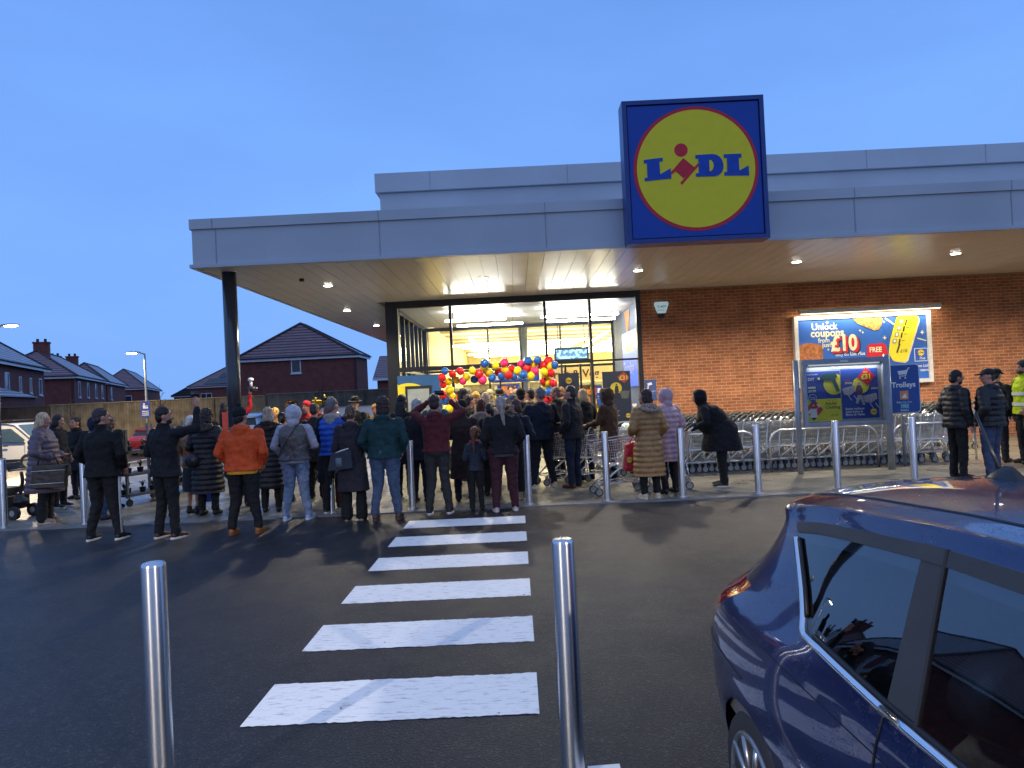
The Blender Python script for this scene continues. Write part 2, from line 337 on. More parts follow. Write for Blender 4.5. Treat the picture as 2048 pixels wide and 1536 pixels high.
# left glazed side of lobby
b=MB()
for i in range(7):
    y=18.95+i*.9; b.box(-3.16,y,.02,-3.04,y+.09,4.08)
b.box(-3.16,18.8,2.42,-3.04,24.6,2.50); b.box(-3.16,18.8,3.98,-3.04,24.6,4.08)
b.build('side_mullions', black, store)
b=MB(); b.add([(-3.1,18.8,.02),(-3.1,25,.02),(-3.1,25,4.08),(-3.1,18.8,4.08)],[(0,1,2,3)]); b.build('side_glass', gl, store)
# inner partition
b=MB(); YP=24.3
b.box(-3.02,YP,3.93,3.42,YP+.1,4.05)
for x in (-3.0,-.88,.23,1.6,2.6,3.38): b.box(x-.03,YP,.02,x+.03,YP+.09,3.93)
b.box(-3.02,YP+.01,2.5,3.42,YP+.085,2.58); b.build('inner_partition', black, store)
# sales hall
b=MB(); b.box(-3.04,45,0,16,45.2,5.6); b.box(-3.05,24.6,0,-2.95,45,5.6); b.box(15.8,24.6,0,16,45,5.6); b.box(3.42,24.41,0,15.8,24.6,5.6); b.build('hall_wall', mat('hall_wall_cream',(.80,.66,.30),.6), store)
b=MB(); b.box(-3.05,24.42,4.35,16,45,4.45); b.build('hall_ceiling', mat('hall_ceiling_cream',(.72,.62,.40),.6), store)
b=MB()
for i in range(9): b.box(-2.9,26+i*2.1,4.18,15.8,26.1+i*2.1,4.32)
b.build('hall_beams', mat('timber_beam',(.48,.36,.18),.6), store)
tube=emit('strip_light_glow',(1,.975,.90),40)
b=MB()
for x0,x1,y in ((-1.9,-.2,20.0),(.8,3.0,20.1),(-1.7,.3,21.6),(1.0,3.1,21.5)): b.box(x0,y,3.80,x1,y+.06,3.86); b.build('lobby_strip_light', tube, store); b=MB(); b.box(x0+.2,y+.025,3.865,x0+.22,y+.035,4.08); b.build('strip_hanger', black, store); b=MB()
b=MB()
hg=emit('hall_strip_glow',(1,.86,.50),28)
for y,z in ((27.5,3.62),(30,3.75),(32.5,3.8),(35,3.85),(37.5,3.85),(40,3.9),(42.5,3.9)):
    b=MB(); b.box(-2.6+.5*(y%2),y,z,2.9,y+.09,z+.07); b.build('hall_strip_light',hg,store); b=MB(); b.box(4,y,z,12,y+.09,z+.07); b.build('hall_strip_light',hg,store)
for x in (-1.6,3.3,6.5): b=MB(); b.box(x,25.5,3.7,x+.09,43.5,3.77); b.build('hall_strip_light',hg,store)
MB().tube([(.34,25.6,0),(.34,25.6,5)],.17,24).build('hall_column', mat('galvanised_duct',(.5,.53,.55),.3,.8), store, True)
def area(x,y,z,sx,sy,e,c,rx=0,ry=0,rz=0,name='ceiling_panel_lamp'):
    l=bpy.data.lights.new(name,'AREA'); l.shape='RECTANGLE'; l.size=sx; l.size_y=sy; l.energy=e; l.color=c
    o=bpy.data.objects.new(name,l); COL.objects.link(o); o.location=(x,y,z); o.rotation_euler=(rx,ry,rz); return o

# things inside
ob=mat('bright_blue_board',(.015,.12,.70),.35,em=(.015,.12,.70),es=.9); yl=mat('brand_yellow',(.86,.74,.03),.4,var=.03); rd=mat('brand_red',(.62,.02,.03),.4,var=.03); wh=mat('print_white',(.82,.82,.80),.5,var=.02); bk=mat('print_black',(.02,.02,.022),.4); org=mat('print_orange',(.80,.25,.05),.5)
sg=thing('wall_banner','bright blue wall board with white and yellow lettering inside the right side of the lobby','banner')
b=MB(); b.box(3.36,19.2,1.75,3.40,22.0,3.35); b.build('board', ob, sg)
b=MB(); b.text('Weekend',0,0,.52,0,0,bold=.02); b.text('Shopping',0,-.62,.5,0,1,bold=.02)
vs=[(3.353, 21.9-v.x, 2.75+v.z) for v in b.v]; b.v=[Vector(p) for p in vs]; b.build('lettering',[yl,wh],sg)
b=MB(); b.prism([(0,0),(.9,0),(.4,-1.1)],0,.01); b.v=[Vector((3.40-.001*p.y,21.6-p.x,4.0+p.z)) for p in b.v]; tag(b.build('orange_pennant',org),'orange triangular pennant painted high on the lobby side wall','pennant')
sc=thing('hanging_screen','wide hanging screen with pale blue speckled picture above the checkouts','screen')
b=MB(); b.box(1.35,24.05,2.72,2.52,24.15,3.16); b.build('casing',mat('screen_casing',(.03,.05,.12),.4),sc)
pic=mat('screen_picture',(.2,.4,.6),.4); t=pic.node_tree; bs_=t.nodes['Principled BSDF']; v=N(t,'ShaderNodeTexNoise'); v.inputs['Scale'].default_value=9; tcn=N(t,'ShaderNodeTexCoord'); t.links.new(tcn.outputs['Object'],v.inputs['Vector']); rp=N(t,'ShaderNodeValToRGB'); rp.color_ramp.elements[0].color=(.01,.05,.12,1); rp.color_ramp.elements[0].position=.45; rp.color_ramp.elements[1].color=(.5,.9,1,1); rp.color_ramp.elements[1].position=.55; t.links.new(v.outputs[0],rp.inputs[0]); t.links.new(rp.outputs[0],bs_.inputs['Emission Color']); bs_.inputs['Emission Strength'].default_value=1.2
b=MB(); b.box(1.42,24.03,2.78,2.45,24.048,3.08); b.build('display',pic,sc)
b=MB(); b.tube([(1.5,24.1,3.15),(1.5,24.1,4.0)],.012,6); b.tube([(2.4,24.1,3.15),(2.4,24.1,4.0)],.012,6); b.build('hanger',black,sc)
nm=thing('overhead_sign','long blue overhead sign reading Newspapers & Magazines above the doorway','sign')
b=MB(); b.box(-.80,24.1,2.09,.80,24.16,2.42,0); b.box(-.82,24.165,2.07,.82,24.175,2.44,1); b.build('panel',[blue,wh],nm)
b=MB(); b.text('Newspapers & Magazines',-.42,2.2,.145,24.096,0,bold=.02,sx=.72); b.box(-.72,24.09,2.16,-.52,24.098,2.36,0); b.build('lettering',wh,nm)
fv=thing('overhead_sign','cream overhead sign with brown Fruit & Veg lettering behind the dark posters','sign')
b=MB(); b.box(1.1,27,2.05,4.2,27.06,2.62); b.build('panel',mat('cream_panel',(.85,.66,.30),.5,em=(.85,.6,.25),es=.25),fv)
b=MB(); b.text('Fruit & Veg',1.25,2.18,.42,26.99,0,bold=.02); b.build('lettering',mat('brown_letter',(.12,.05,.02),.6),fv)
ds=thing('display_stand','pale display stand with an orange triangle under the overhead sign','display stand')
b=MB(); b.box(-.62,23.6,.02,.1,23.9,2.0,0); b.prism([(-.55,1.95),(.03,1.95),(-.26,1.62)],23.592,23.599,1); b.box(-.60,23.592,.5,.08,23.599,1.55,2); b.build('cabinet',[blue,org,wh],ds)
for i,(x,y) in enumerate(((-2.3,28),(-.4,29.5),(1.8,28.5),(2.9,27.5))):
    sh=thing('shelf_rack',['tall dark shelf rack of goods far inside, at the left wall','pale shelf rack of goods far inside, behind the doorway','shelf rack of mixed goods beneath the hanging screen','shelf rack of bright goods beside the right lobby wall'][i],'shelf rack',(x,y,0))
    b=MB(); b.box(-.5,0,.0,.5,.5,.1); b.box(-.5,.45,.1,.5,.5,2.0)
    for k in range(5): b.box(-.5,.05,.35+k*.38,.5,.45,.38+k*.38)
    b.build('frame',mat('shelf_grey',(.4,.4,.4),.5),sh)
    b=MB()
    for k in range(4):
        x_=-.48
        while x_<.42:
            w_=random.uniform(.06,.14); b.box(x_,.08,.385+k*.38,x_+w_-.01,.3,.385+k*.38+random.uniform(.15,.28),random.randrange(5)); x_+=w_
    b.build('goods',[yl,rd,blue,wh,org],sh)
# entrance kiosk board with yellow arc and blank screen
k=thing('info_board','blue board with yellow arc and a blank grey screen in the left window','board')
b=MB(); b.box(-3.08,18.50,.03,-1.95,18.58,2.30); b.build('board',mat('kiosk_blue',(.025,.11,.30),.45,var=.05),k)
b=MB(); pts=[(-3.08,.9)]
for i in range(20): a=R(115-i*115/19); pts.append((-2.80+.86*math.cos(a)*.93, 1.20+.92*math.sin(a)*.98))
pts[1]=(-3.08,2.08); pts.append((-1.99,.5)); pts.append((-3.08,.5)); b.prism(pts,18.492,18.499); b.build('yellow_arc',yl,k)
b=MB(); b.box(-2.88,18.46,.85,-2.20,18.488,2.02,0); b.box(-2.82,18.452,.95,-2.26,18.459,1.94,1); b.build('screen',[bk,mat('grey_screen',(.28,.31,.30),.3,em=(.3,.34,.33),es=.18)],k)
# ---- brand mark
def lg(x,y):
    dx=(x-785)/570; dy=-(y-757)/570; a=R(-3.0); return (dx*math.cos(a)-dy*math.sin(a), dx*math.sin(a)+dy*math.cos(a))
def logo(b,cx,cz,Rr,y,mi,simple=False,dy=.004):   # mi: yellow, red, blue
    n=28 if simple else 72
    P=lambda pts:[(cx+lg(px,py)[0]*Rr, cz+lg(px,py)[1]*Rr) for px,py in pts]
    b.disc(cx,cz,Rr,y-dy,y,mi[1],n); b.disc(cx,cz,Rr*.945,y-2*dy,y-dy,mi[0],n)
    q0,q1=y-3*dy,y-2*dy
    c=P([(647,590)])[0]; b.disc(c[0],c[1],Rr*.108,q0,q1,mi[1],20)
    b.prism(P([(667,662),(772,748),(672,850),(580,765)]),q0,q1,mi[1]); b.prism(P([(805,705),(811,731),(658,907),(640,890)]),q0-dy*.3,q1,mi[1]); b.prism(P([(556,788),(588,758),(600,785),(560,816)]),q0-dy*.5,q1,mi[1])
    b.prism(P([(308,682),(478,660),(482,692),(450,698),(458,812),(553,757),(560,850),(318,877),(316,848),(343,843),(337,712),(310,714)]),q0-dy,q1,mi[2])
    D=[(778,635),(930,625),(965,630),(1000,650),(1022,680),(1033,720),(1033,755),(1020,790),(995,815),(960,828),(785,833),(783,803),(810,800),(805,668),(780,668)]
    b.prism(P(D),q0-dy,q1,mi[2]); b.prism(P([(903,680),(922,684),(938,702),(945,735),(936,765),(922,780),(908,785)]),q0-2*dy,q0-dy,mi[0])
    b.prism(P([(1035,628),(1195,620),(1197,655),(1172,658),(1178,775),(1262,728),(1268,820),(1042,822),(1042,790),(1068,787),(1065,660),(1038,660)]),q0-dy,q1,mi[2])
sign=thing('roof_sign','big square blue box sign with yellow disc and LIDL letters on canopy edge','sign')
sb=mat('sign_blue',(.008,.070,.40),.35,var=.05,vs=1,spec=.3); sy=mat('sign_yellow',(.98,.78,.01),.14,var=.03,spec=.35); sr=mat('sign_red',(.72,.012,.03),.16,spec=.35); sbl=mat('sign_letter_blue',(.008,.07,.44),.25,spec=.3)
X0,X1,Z0,Z1=2.06,4.52,4.21,6.70
b=MB(); b.box(X0+.05,12.34,Z0+.05,X1-.05,12.70,Z1-.05); b.build('box',sb,sign)
b=MB()
for a in ((X0,Z0,X1,Z0+.075),(X0,Z1-.075,X1,Z1),(X0,Z0+.075,X0+.075,Z1-.075),(X1-.075,Z0+.075,X1,Z1-.075)): b.box(a[0],12.28,a[1],a[2],12.66,a[3])
b.build('frame',mat('sign_frame_blue',(.010,.05,.24),.35),sign)
b=MB(); b.box(X0+.095,12.305,Z0+.095,X1-.095,12.34,Z1-.095); b.build('face',sb,sign)
b=MB(); logo(b,(X0+X1)/2+.01,(Z0+Z1)/2+.02,1.085,12.304,(0,1,2),dy=.004); b.build('emblem',[sy,sr,sbl],sign)
# ================================================================ ON THE BRICK WALL
YW=18.66
al=thing('alarm_box','white shield-shaped alarm box with blue print high on the brick wall','alarm box')
b=MB(); b.prism([(3.74,3.92),(4.07,3.92),(4.09,3.86),(4.0,3.62),(3.81,3.62),(3.72,3.86)],18.56,18.66,0); b.prism([(3.80,3.62),(4.01,3.62),(3.96,3.52),(3.85,3.52)],18.58,18.66,1)
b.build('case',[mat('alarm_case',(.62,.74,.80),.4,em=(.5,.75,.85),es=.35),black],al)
b=MB(); b.text('O ADT',3.79,3.77,.075,18.555,0,bold=.02); b.text('security',3.81,3.69,.05,18.555,0); b.build('lettering',blue,al)
cc=thing('wall_notice','small blue notice with white camera symbol beside the glass entrance','sign')
b=MB(); b.box(3.38,18.635,1.36,3.68,18.655,1.90,0); b.build('panel',mat('notice_blue',(.05,.09,.28),.4),cc)
b=MB(); b.prism([(3.44,1.80),(3.55,1.83),(3.58,1.77),(3.47,1.74)],18.625,18.633); b.box(3.45,18.625,1.68,3.475,18.633,1.75); b.box(3.43,18.625,1.66,3.47,18.633,1.685); b.text('24 hour CCTV',3.41,1.58,.04,18.63,bold=.01); b.text('in operation',3.41,1.53,.035,18.63); b.build('print',wh,cc)
# illuminated advert
ad=thing('advert_board','large lit blue advert board in pale frame, reading Unlock coupons from just £10','advert board')
AX0,AX1,AZ0,AZ1=7.31,10.86,1.50,3.36
adb=mat('advert_blue',(.035,.14,.55),.35,var=.12,vs=.8); frm=mat('advert_frame',(.72,.72,.70),.4)
b=MB(); b.box(AX0+.1,18.55,AZ0+.1,AX1-.1,18.64,AZ1-.1); b.build('panel',adb,ad)
b=MB()
for a in ((AX0,AZ0,AX1,AZ0+.1),(AX0,AZ1-.1,AX1,AZ1),(AX0,AZ0+.1,AX0+.1,AZ1-.1),(AX1-.1,AZ0+.1,AX1,AZ1-.1)): b.box(a[0],18.50,a[1],a[2],18.65,a[3])
b.build('frame',frm,ad)
dn=mat('dot_navy',(.02,.06,.32),.4); cream=mat('print_cream',(.80,.80,.55),.45); y0=18.547
b=MB(); b.text('Unlock',7.77,2.99,.245,y0,0,bold=.02,sx=.95); b.text('coupons',7.74,2.81,.275,y0,1,bold=.03,sx=.93); b.text('from',7.93,2.655,.17,y0,1,bold=.02,sx=.9); b.text('just',8.03,2.535,.17,y0,1,bold=.02)
b.text('only on Lidl Plus',8.36,2.285,.125,y0,0,bold=.02,sx=.93); b.text('FREE',9.24,2.345,.185,y0-.014,1,bold=.025,sx=.85); b.text('from Lidl.',10.40,1.90,.10,y0,0,bold=.02); b.text('More for more.',10.15,1.79,.10,y0,0,bold=.02); b.text('Plus',10.615,2.10,.09,y0,0,bold=.02,align='CENTER')
for k in range(6): b.text('£10',8.25+.016*k,2.42-.014*k,.57,y0-.0105+.0009*k,2 if k<4 else 3,bold=.035,sx=.80)
b.text('£10',8.24,2.43,.57,y0-.0125,1,bold=.035,sx=.80)
b.build('lettering',[wh,cream,rd,bk],ad)
b=MB()
for i in range(7):
    for j in range(10):
        r_=.022*(1-i/9); b.box(7.47+i*.05-r_/2,18.544,2.72+j*.05,7.47+i*.05+r_/2,18.549,2.72+j*.05+r_,0)
for i in range(20):
    for j in range(20):
        r_=.010+.012*random.random()
        if abs(i-10)+abs(j-9)*.6<15: b.box(9.62+i*.052,18.544,1.95+j*.06,9.62+i*.052+r_,18.549,1.95+j*.06+r_,0)
d_=b.build('dot_pattern',dn,ad); d_['kind']='stuff'
ph=[(9.84,2.10),(10.12,2.05),(10.20,2.10),(10.56,3.14),(10.52,3.24),(10.10,3.27),(9.99,3.21),(9.80,2.66),(9.74,2.30)]
b=MB(); b.prism([(x+.035,z-.025) for x,z in ph],18.538,18.543,1); b.prism(ph,18.53,18.538,0)
for k in range(4):
    cx,cz=10.09-.065*k,3.10-.165*k; b.prism([(cx-.05,cz-.055),(cx+.05,cz-.05),(cx+.075,cz+.055),(cx-.025,cz+.055)],18.522,18.529,2); b.prism([(cx-.03,cz-.035),(cx+.035,cz-.035),(cx+.05,cz+.035),(cx-.01,cz+.035)],18.517,18.522,3); b.prism([(cx+.10,cz-.09),(cx+.135,cz-.09),(cx+.17,cz+.05),(cx+.135,cz+.05)],18.522,18.529,4); b.box(cx+.20,18.524,cz,cx+.27,18.529,cz+.012,4)
b.prism([(9.93,2.30),(9.97,2.30),(10.05,2.52),(10.01,2.52)],18.522,18.529,4); b.text('£10',10.03,2.30,.12,18.526,4,shear=.2,bold=.01)
b.build('phone_picture',[yl,cream,mat('grey_print',(.2,.25,.3),.5),wh,bk],ad)
b=MB(); b.prism([(9.17,2.20),(9.19,2.50),(9.26,2.56),(9.60,2.57),(9.68,2.51),(9.74,2.20)],18.536,18.543,0); b.build('free_tag',rd,ad)
b=MB(); food=mat('pastry_print',(.62,.33,.10),.6,var=.5,vs=18)
b.prism([(8.86,3.26),(9.60,3.26),(9.63,3.18),(9.58,3.02),(9.50,2.92),(9.42,2.90),(9.15,3.02),(8.98,3.10),(8.90,3.18)],18.536,18.546,0); b.build('food_picture',food,ad); b=MB()
b.prism([(7.42,2.58),(7.52,2.64),(7.72,2.66),(7.90,2.62),(8.02,2.58),(8.04,2.44),(8.02,2.10),(7.42,2.10)],18.536,18.546,0)
b.build('food_picture',mat('chicken_print',(.42,.15,.05),.6,var=.5,vs=14),ad)
b=MB()
for cx,cz,s_ in ((8.19,3.17,.05),(9.66,2.70,.06),(10.64,2.80,.06),(9.03,2.92,.035),(9.10,2.87,.03),(8.18,2.46,.035),(9.66,3.12,.035)):
    b.prism([(cx,cz+s_),(cx+s_*.3,cz+s_*.3),(cx+s_,cz),(cx+s_*.3,cz-s_*.3),(cx,cz-s_),(cx-s_*.3,cz-s_*.3),(cx-s_,cz),(cx-s_*.3,cz+s_*.3)],18.54,18.548)
b.prism([(9.68,3.20),(9.71,3.23),(9.93,3.06),(9.91,3.03)],18.54,18.548); b.prism([(10.50,2.64),(10.51,2.67),(10.74,2.59),(10.73,2.565)],18.54,18.548)
b.build('sparkles',cream,ad)
b=MB()
for a in ((10.44,2.05,10.79,2.063),(10.44,2.377,10.79,2.39),(10.44,2.063,10.453,2.377),(10.777,2.063,10.79,2.377)): b.box(a[0]-.03,18.54,a[1],a[2]-.03,18.548,a[3])
b.build('app_icon_outline',wh,ad)
b=MB(); logo(b,10.585,2.27,.085,18.547,(0,1,2),True,.001); b.build('emblem',[yl,rd,blue],ad)
bar=thing('sign_lamp','long pale tube lamp fixed above the lit advert board','lamp')
b=MB(); b.prism([(0,0),(.09,.03),(.09,.10),(.02,.12),(-.03,.08)],0,3.65); b.v=[Vector((7.38+p.y, 18.30+p.x, 3.40+p.z)) for p in b.v]; b.build('housing',mat('lamp_housing',(.6,.6,.56),.4),bar)
b=MB(); b.box(7.42,18.30,3.39,11.0,18.32,3.398); b.build('tube',emit('advert_tube_glow',(1,.93,.75),6),bar)
b=MB(); b.tube([(7.9,18.35,3.45),(7.9,18.66,3.45)],.015,6); b.tube([(10.5,18.35,3.45),(10.5,18.66,3.45)],.015,6); b.build('bracket',frm,bar)
l=area(9.2,18.30,3.37,3.5,.05,34,(1,.83,.55),R(32),0,0,'advert_tube_lamp'); l.parent=bar
# posters on the glazing
for (x0,x1,z0,z1,lab,n_) in ((1.12,1.66,.75,2.17,'dark poster with small round emblem on the glass left of the double mullion',0),(2.27,3.0,.85,2.16,'dark blue poster with £31 and trolley picture on the right window',1)):
    p=thing('window_poster',lab,'poster')
    b=MB(); b.box(x0,18.585,z0,x1,18.60,z1); b.build('sheet',mat('poster_navy_dim',(.008,.016,.04),.5),p)
    b=MB(); cx=(x0+x1)/2
    if n_==0: logo(b,cx,z1-.20,.085,18.584,(0,1,2),True,.001); b.text('Welcome',cx,z1-.60,.09,18.583,3,align='CENTER'); b.text('to your new store',cx,z1-.72,.045,18.583,3,align='CENTER')
    else:
        b.disc(cx-.02,z1-.44,.15,18.578,18.584,0,32); b.prism([(cx+.02,z1-.16),(cx+.2,z1-.02),(cx+.34,z1-.18),(cx+.2,z1-.32)],18.572,18.577,1); b.text('£31',cx+.19,z1-.23,.16,18.57,0,align='CENTER',bold=.03)
        b.prism([(cx-.04,z1-.38),(cx+.03,z1-.38),(cx+.05,z1-.52),(cx+.02,z1-.68),(cx-.05,z1-.68),(cx-.06,z1-.5)],18.572,18.577,2); b.disc(cx-.005,z1-.35,.022,18.572,18.577,2,12)
        for sx_ in (-.22,.2): b.prism([(cx+sx_-.13,z1-.52),(cx+sx_+.13,z1-.52),(cx+sx_+.08,z1-.72),(cx+sx_-.08,z1-.72)],18.572,18.577,3)
        b.text('Saving without\neven trying is\nMore to Value.',x0+.05,z0+.26,.06,18.577,4); logo(b,x1-.10,z0+.14,.06,18.584,(0,1,2),True,.001)
    b.build('print',[mat('dim_yellow',(.45,.38,.03),.5),mat('dim_red',(.3,.03,.03),.5),bk,mat('dim_grey',(.08,.09,.09),.5),mat('dim_white',(.3,.32,.35),.5)],p)
p=thing('window_poster','small blue parking notice on the glass beside the £31 poster','poster')
b=MB(); b.box(2.10,18.585,1.30,2.24,18.60,1.80,0); b.box(2.13,18.578,1.62,2.21,18.584,1.74,1); b.text('please',2.12,1.52,.04,18.58,1); b.text('take care',2.115,1.46,.03,18.58,1); b.build('sheet',[blue,wh],p)
hs=thing('heart_sticker','white heart sticker low on the dark glass by the brick wall','sticker')
b=MB(); pts=[]
for i in range(24): a=2*PI*i/24; pts.append((3.08+.004*16*math.sin(a)**3, 1.25+.004*(13*math.cos(a)-5*math.cos(2*a)-2*math.cos(3*a)-math.cos(4*a)))); 
b.prism(pts,18.60,18.606); b.build('heart',wh,hs)

random.seed(5)
b=MB()
for i in range(150):
    x=random.uniform(-9,8); y=random.uniform(3.3,10.6) ; r_=random.uniform(.004,.011)*(1 if y<6 else 1.4); a=random.uniform(0,6)
    b.add([(x+r_*math.cos(a+k*1.57)*random.uniform(.6,1.6),y+r_*math.sin(a+k*1.57)*random.uniform(.6,1.6),.006+.004*(k%2)) for k in range(4)],[(0,1,2,3)])
lt_=b.build('litter',mat('leaf_litter',(.20,.18,.14),.7,var=.5,vs=4)); lt_['kind']='stuff'
# ================================================================ STREET FURNITURE
steel=mat('brushed_steel',(.66,.67,.69),.26,1,var=.06,vs=3)
t=steel.node_tree; bs_=t.nodes['Principled BSDF']; bs_.inputs['Anisotropic'].default_value=.75; tg=N(t,'ShaderNodeTangent',direction_type='RADIAL',axis='Z'); t.links.new(tg.outputs[0],bs_.inputs['Tangent']); bs_.inputs['Anisotropic Rotation'].default_value=.25
def bollard(loc, label, grp, flange=True):
    o=thing('bollard',label,'bollard',loc,0,grp)
    b=MB(); r=.0525; zs=[(.0,r),(1.045,r),(1.056,r-.003),(1.06,r-.008)]
    b.rings([[(rr*math.cos(2*PI*i/40),rr*math.sin(2*PI*i/40),z) for i in range(40)] for z,rr in zs]); b.build('post',steel,o,True)
    b=MB().tube([(0,0,0),(0,0,.008)],.095,32); 
    for k in range(4): a=PI/4+k*PI/2; b.tube([(.078*math.cos(a),.078*math.sin(a),.008),(.078*math.cos(a),.078*math.sin(a),.016)],.008,8)
    b.build('base_plate',steel,o,True)
    return o
import bmesh
def sharpen(o, ang=40):
    for p in o.data.polygons: p.use_smooth=True
    try: o.data.set_sharp_from_angle(angle=R(ang))
    except Exception: pass
BX=[(-8.02,'bollard beside the mobility scooter'),(-6.76,'bollard beside the person in blue jeans and navy hood'),(-2.92,'bollard between the pale-jeans person and the canvas-bag woman'),(-1.68,'bollard just right of the man in the dark green hoodie'),(.12,'bollard just right of the maroon joggers woman'),(1.33,'bollard in front of the full trolley with red bag'),(2.49,'bollard between the tan-coat woman and the stooping woman'),(3.66,'bollard between the stooping woman and the poster case'),(4.88,'bollard in front of the poster case'),(6.06,'bollard in front of the blue Trolleys sign')]
b0=None
for i,(x,lab) in enumerate(BX):
    loc=(x,10.98 if i<2 else 10.97,.018)
    if b0 is None: b0=bollard(loc,'steel '+lab,'steel bollards along the kerb')
    else: copy_tree(b0,loc,0,'steel '+lab)
for o in list(COL.objects):
    if o.name.startswith(('post','base_plate')) and o.data: sharpen(o)
n1=copy_tree(b0,(-1.618,3.10,0),0,'big steel bollard nearest the viewer, left of the zebra stripes'); n1['group']='steel bollards closest to the viewer'
n2=copy_tree(b0,(.178,3.20,0),0,'big steel bollard nearest the viewer, between zebra stripes and blue car'); n2['group']='steel bollards closest to the viewer'
n1.scale=n2.scale=(.97,.97,1.025)
copy_tree(b0,(-8.35,12.4,.018),0,'steel bollard half hidden behind the leftmost kerb bollard')
# poster case on two posts
ca=thing('poster_case','grey framed poster case on two posts with DIY, clothing and £31 posters','poster case')
gm=mat('case_grey_metal',(.30,.33,.38),.35,.3); 
b=MB(); b.tube([(5.08,12.9,.018),(5.08,12.9,2.08)],.05,20); b.build('post',gm,ca,True)
b=MB(); b.tube([(6.78,13.0,.018),(6.78,13.0,2.12)],.06,20); b.build('post',gm,ca,True)
CX0,CX1,CZ0,CZ1=5.17,6.70,.86,2.08
b=MB()
for a in ((CX0,CZ0,CX1,CZ0+.07),(CX0,CZ1-.09,CX1,CZ1),(CX0,CZ0+.07,CX0+.07,CZ1-.09),(CX1-.08,CZ0+.07,CX1,CZ1-.09)): b.box(a[0],12.82,a[1],a[2],12.95,a[3])
b.box(CX0+.07,12.90,CZ0+.07,CX1-.08,12.94,CZ1-.09); b.box(CX0+.10,12.80,CZ0+.03,CX1-.10,12.818,CZ0+.05); b.build('frame',gm,ca)
b=MB(); b.box(5.85,12.80,2.01,5.99,12.818,2.045); b.build('lock_plate',frm,ca)
b=MB(); b.text('More to Value',5.72,1.90,.06,12.885,align='LEFT'); b.build('header_lettering',mat('dim_header',(.35,.37,.42),.5),ca)
pb=mat('poster_blue',(.012,.05,.32),.5,var=.05); py=mat('poster_yellow',(.78,.70,.02),.5,var=.03)
po=[pb,py,wh,rd,bk,cream,mat('poster_skin',(.55,.32,.22),.6),mat('poster_dark_green',(.01,.06,.06),.5),mat('poster_trolley_print',(.42,.40,.44),.6,var=.6,vs=60),mat('poster_plum',(.10,.03,.08),.6)]
y0=12.893
b=MB(); b.box(5.25,y0,.96,5.87,12.899,1.86,0)
b.box(5.25,y0-.002,.96,5.87,y0,1.36,1); b.disc(5.76,1.62,.19,y0-.004,y0-.001,1,40)
b.v=[Vector((min(p.x,5.87),p.y,p.z)) for p in b.v]
b.prism([(5.50,1.76),(5.56,1.81),(5.80,1.83),(5.82,1.75),(5.78,1.72),(5.84,1.55),(5.86,1.50),(5.80,1.48),(5.72,1.68),(5.56,1.70)],y0-.008,y0-.004,7); b.prism([(5.46,1.74),(5.50,1.76),(5.51,1.71),(5.47,1.71)],y0-.008,y0-.004,5)
b.text('DIY',5.285,1.70,.075,y0-.005,2,bold=.005); b.text('From Thu 08/01',5.28,1.80,.03,y0-.005,2); b.text('£9.99',5.285,1.49,.062,y0-.005,5,bold=.03); b.box(5.285,y0-.006,1.555,5.42,y0-.004,1.59,5)
b.disc(5.36,1.38,.075,y0-.005,y0-.003,2,28); b.disc(5.36,1.38,.068,y0-.007,y0-.005,0,28); b.text('Middle',5.36,1.385,.032,y0-.008,2,align='CENTER'); b.text('of Lidl',5.36,1.35,.038,y0-.008,2,align='CENTER',bold=.02)
b.prism([(5.38,1.36),(5.54,1.17),(5.36,.98),(5.25,1.13),(5.25,1.22)],y0-.005,y0-.003,3)
b.prism([(5.31,1.19),(5.42,1.19),(5.43,1.03),(5.30,1.03)],y0-.009,y0-.006,2); b.prism([(5.42,1.19),(5.50,1.23),(5.44,1.28),(5.42,1.26),(5.46,1.23),(5.40,1.14)],y0-.009,y0-.006,2); b.prism([(5.31,1.19),(5.25,1.13),(5.28,1.10),(5.32,1.14)],y0-.009,y0-.006,2)
b.disc(5.365,1.255,.042,y0-.008,y0-.006,9,20); b.disc(5.365,1.25,.026,y0-.010,y0-.008,6,20); b.prism([(5.31,1.03),(5.42,1.03),(5.36,.975)],y0-.010,y0-.006,4)
b.text("Adults'\nClothing",5.58,1.25,.078,y0-.005,4,bold=.015,space=.9); b.text('£7.99',5.68,1.04,.052,y0-.005,4); b.text('From Thu 08/01',5.62,1.325,.026,y0-.005,4); b.box(5.27,y0-.004,.985,5.6,y0-.003,.989,4)
b.build('poster',po,ca)
b=MB(); b.box(5.89,y0,.98,6.55,12.899,1.88,0)
b.disc(6.24,1.58,.15,y0-.003,y0-.001,1,36); b.prism([(6.18,1.72),(6.34,1.90),(6.50,1.74),(6.36,1.56)],y0-.006,y0-.004,3)
b.text('save',6.33,1.80,.045,y0-.008,1,align='CENTER',bold=.02); b.text('£31',6.34,1.69,.12,y0-.009,1,align='CENTER',bold=.04)
b.text('£99.02',5.95,1.61,.048,y0-.005,2,bold=.02); b.box(5.95,y0-.005,1.665,6.05,y0-.003,1.678,3); b.text('£68.00',6.42,1.50,.045,y0-.005,5,bold=.02)
for cx,cz,s_ in ((6.03,1.48,1),(6.41,1.33,1.1)):
    b.prism([(cx-.13*s_,cz+.05),(cx+.09*s_,cz+.10),(cx+.11*s_,cz+.0),(cx+.0,cz-.08),(cx-.10*s_,cz-.06)],y0-.006,y0-.004,8)
    for d in (-.03,.07): b.prism([(cx+d,cz-.08),(cx+d+.01,cz-.08),(cx+d+.07,cz-.17),(cx+d+.06,cz-.17)],y0-.006,y0-.004,2)
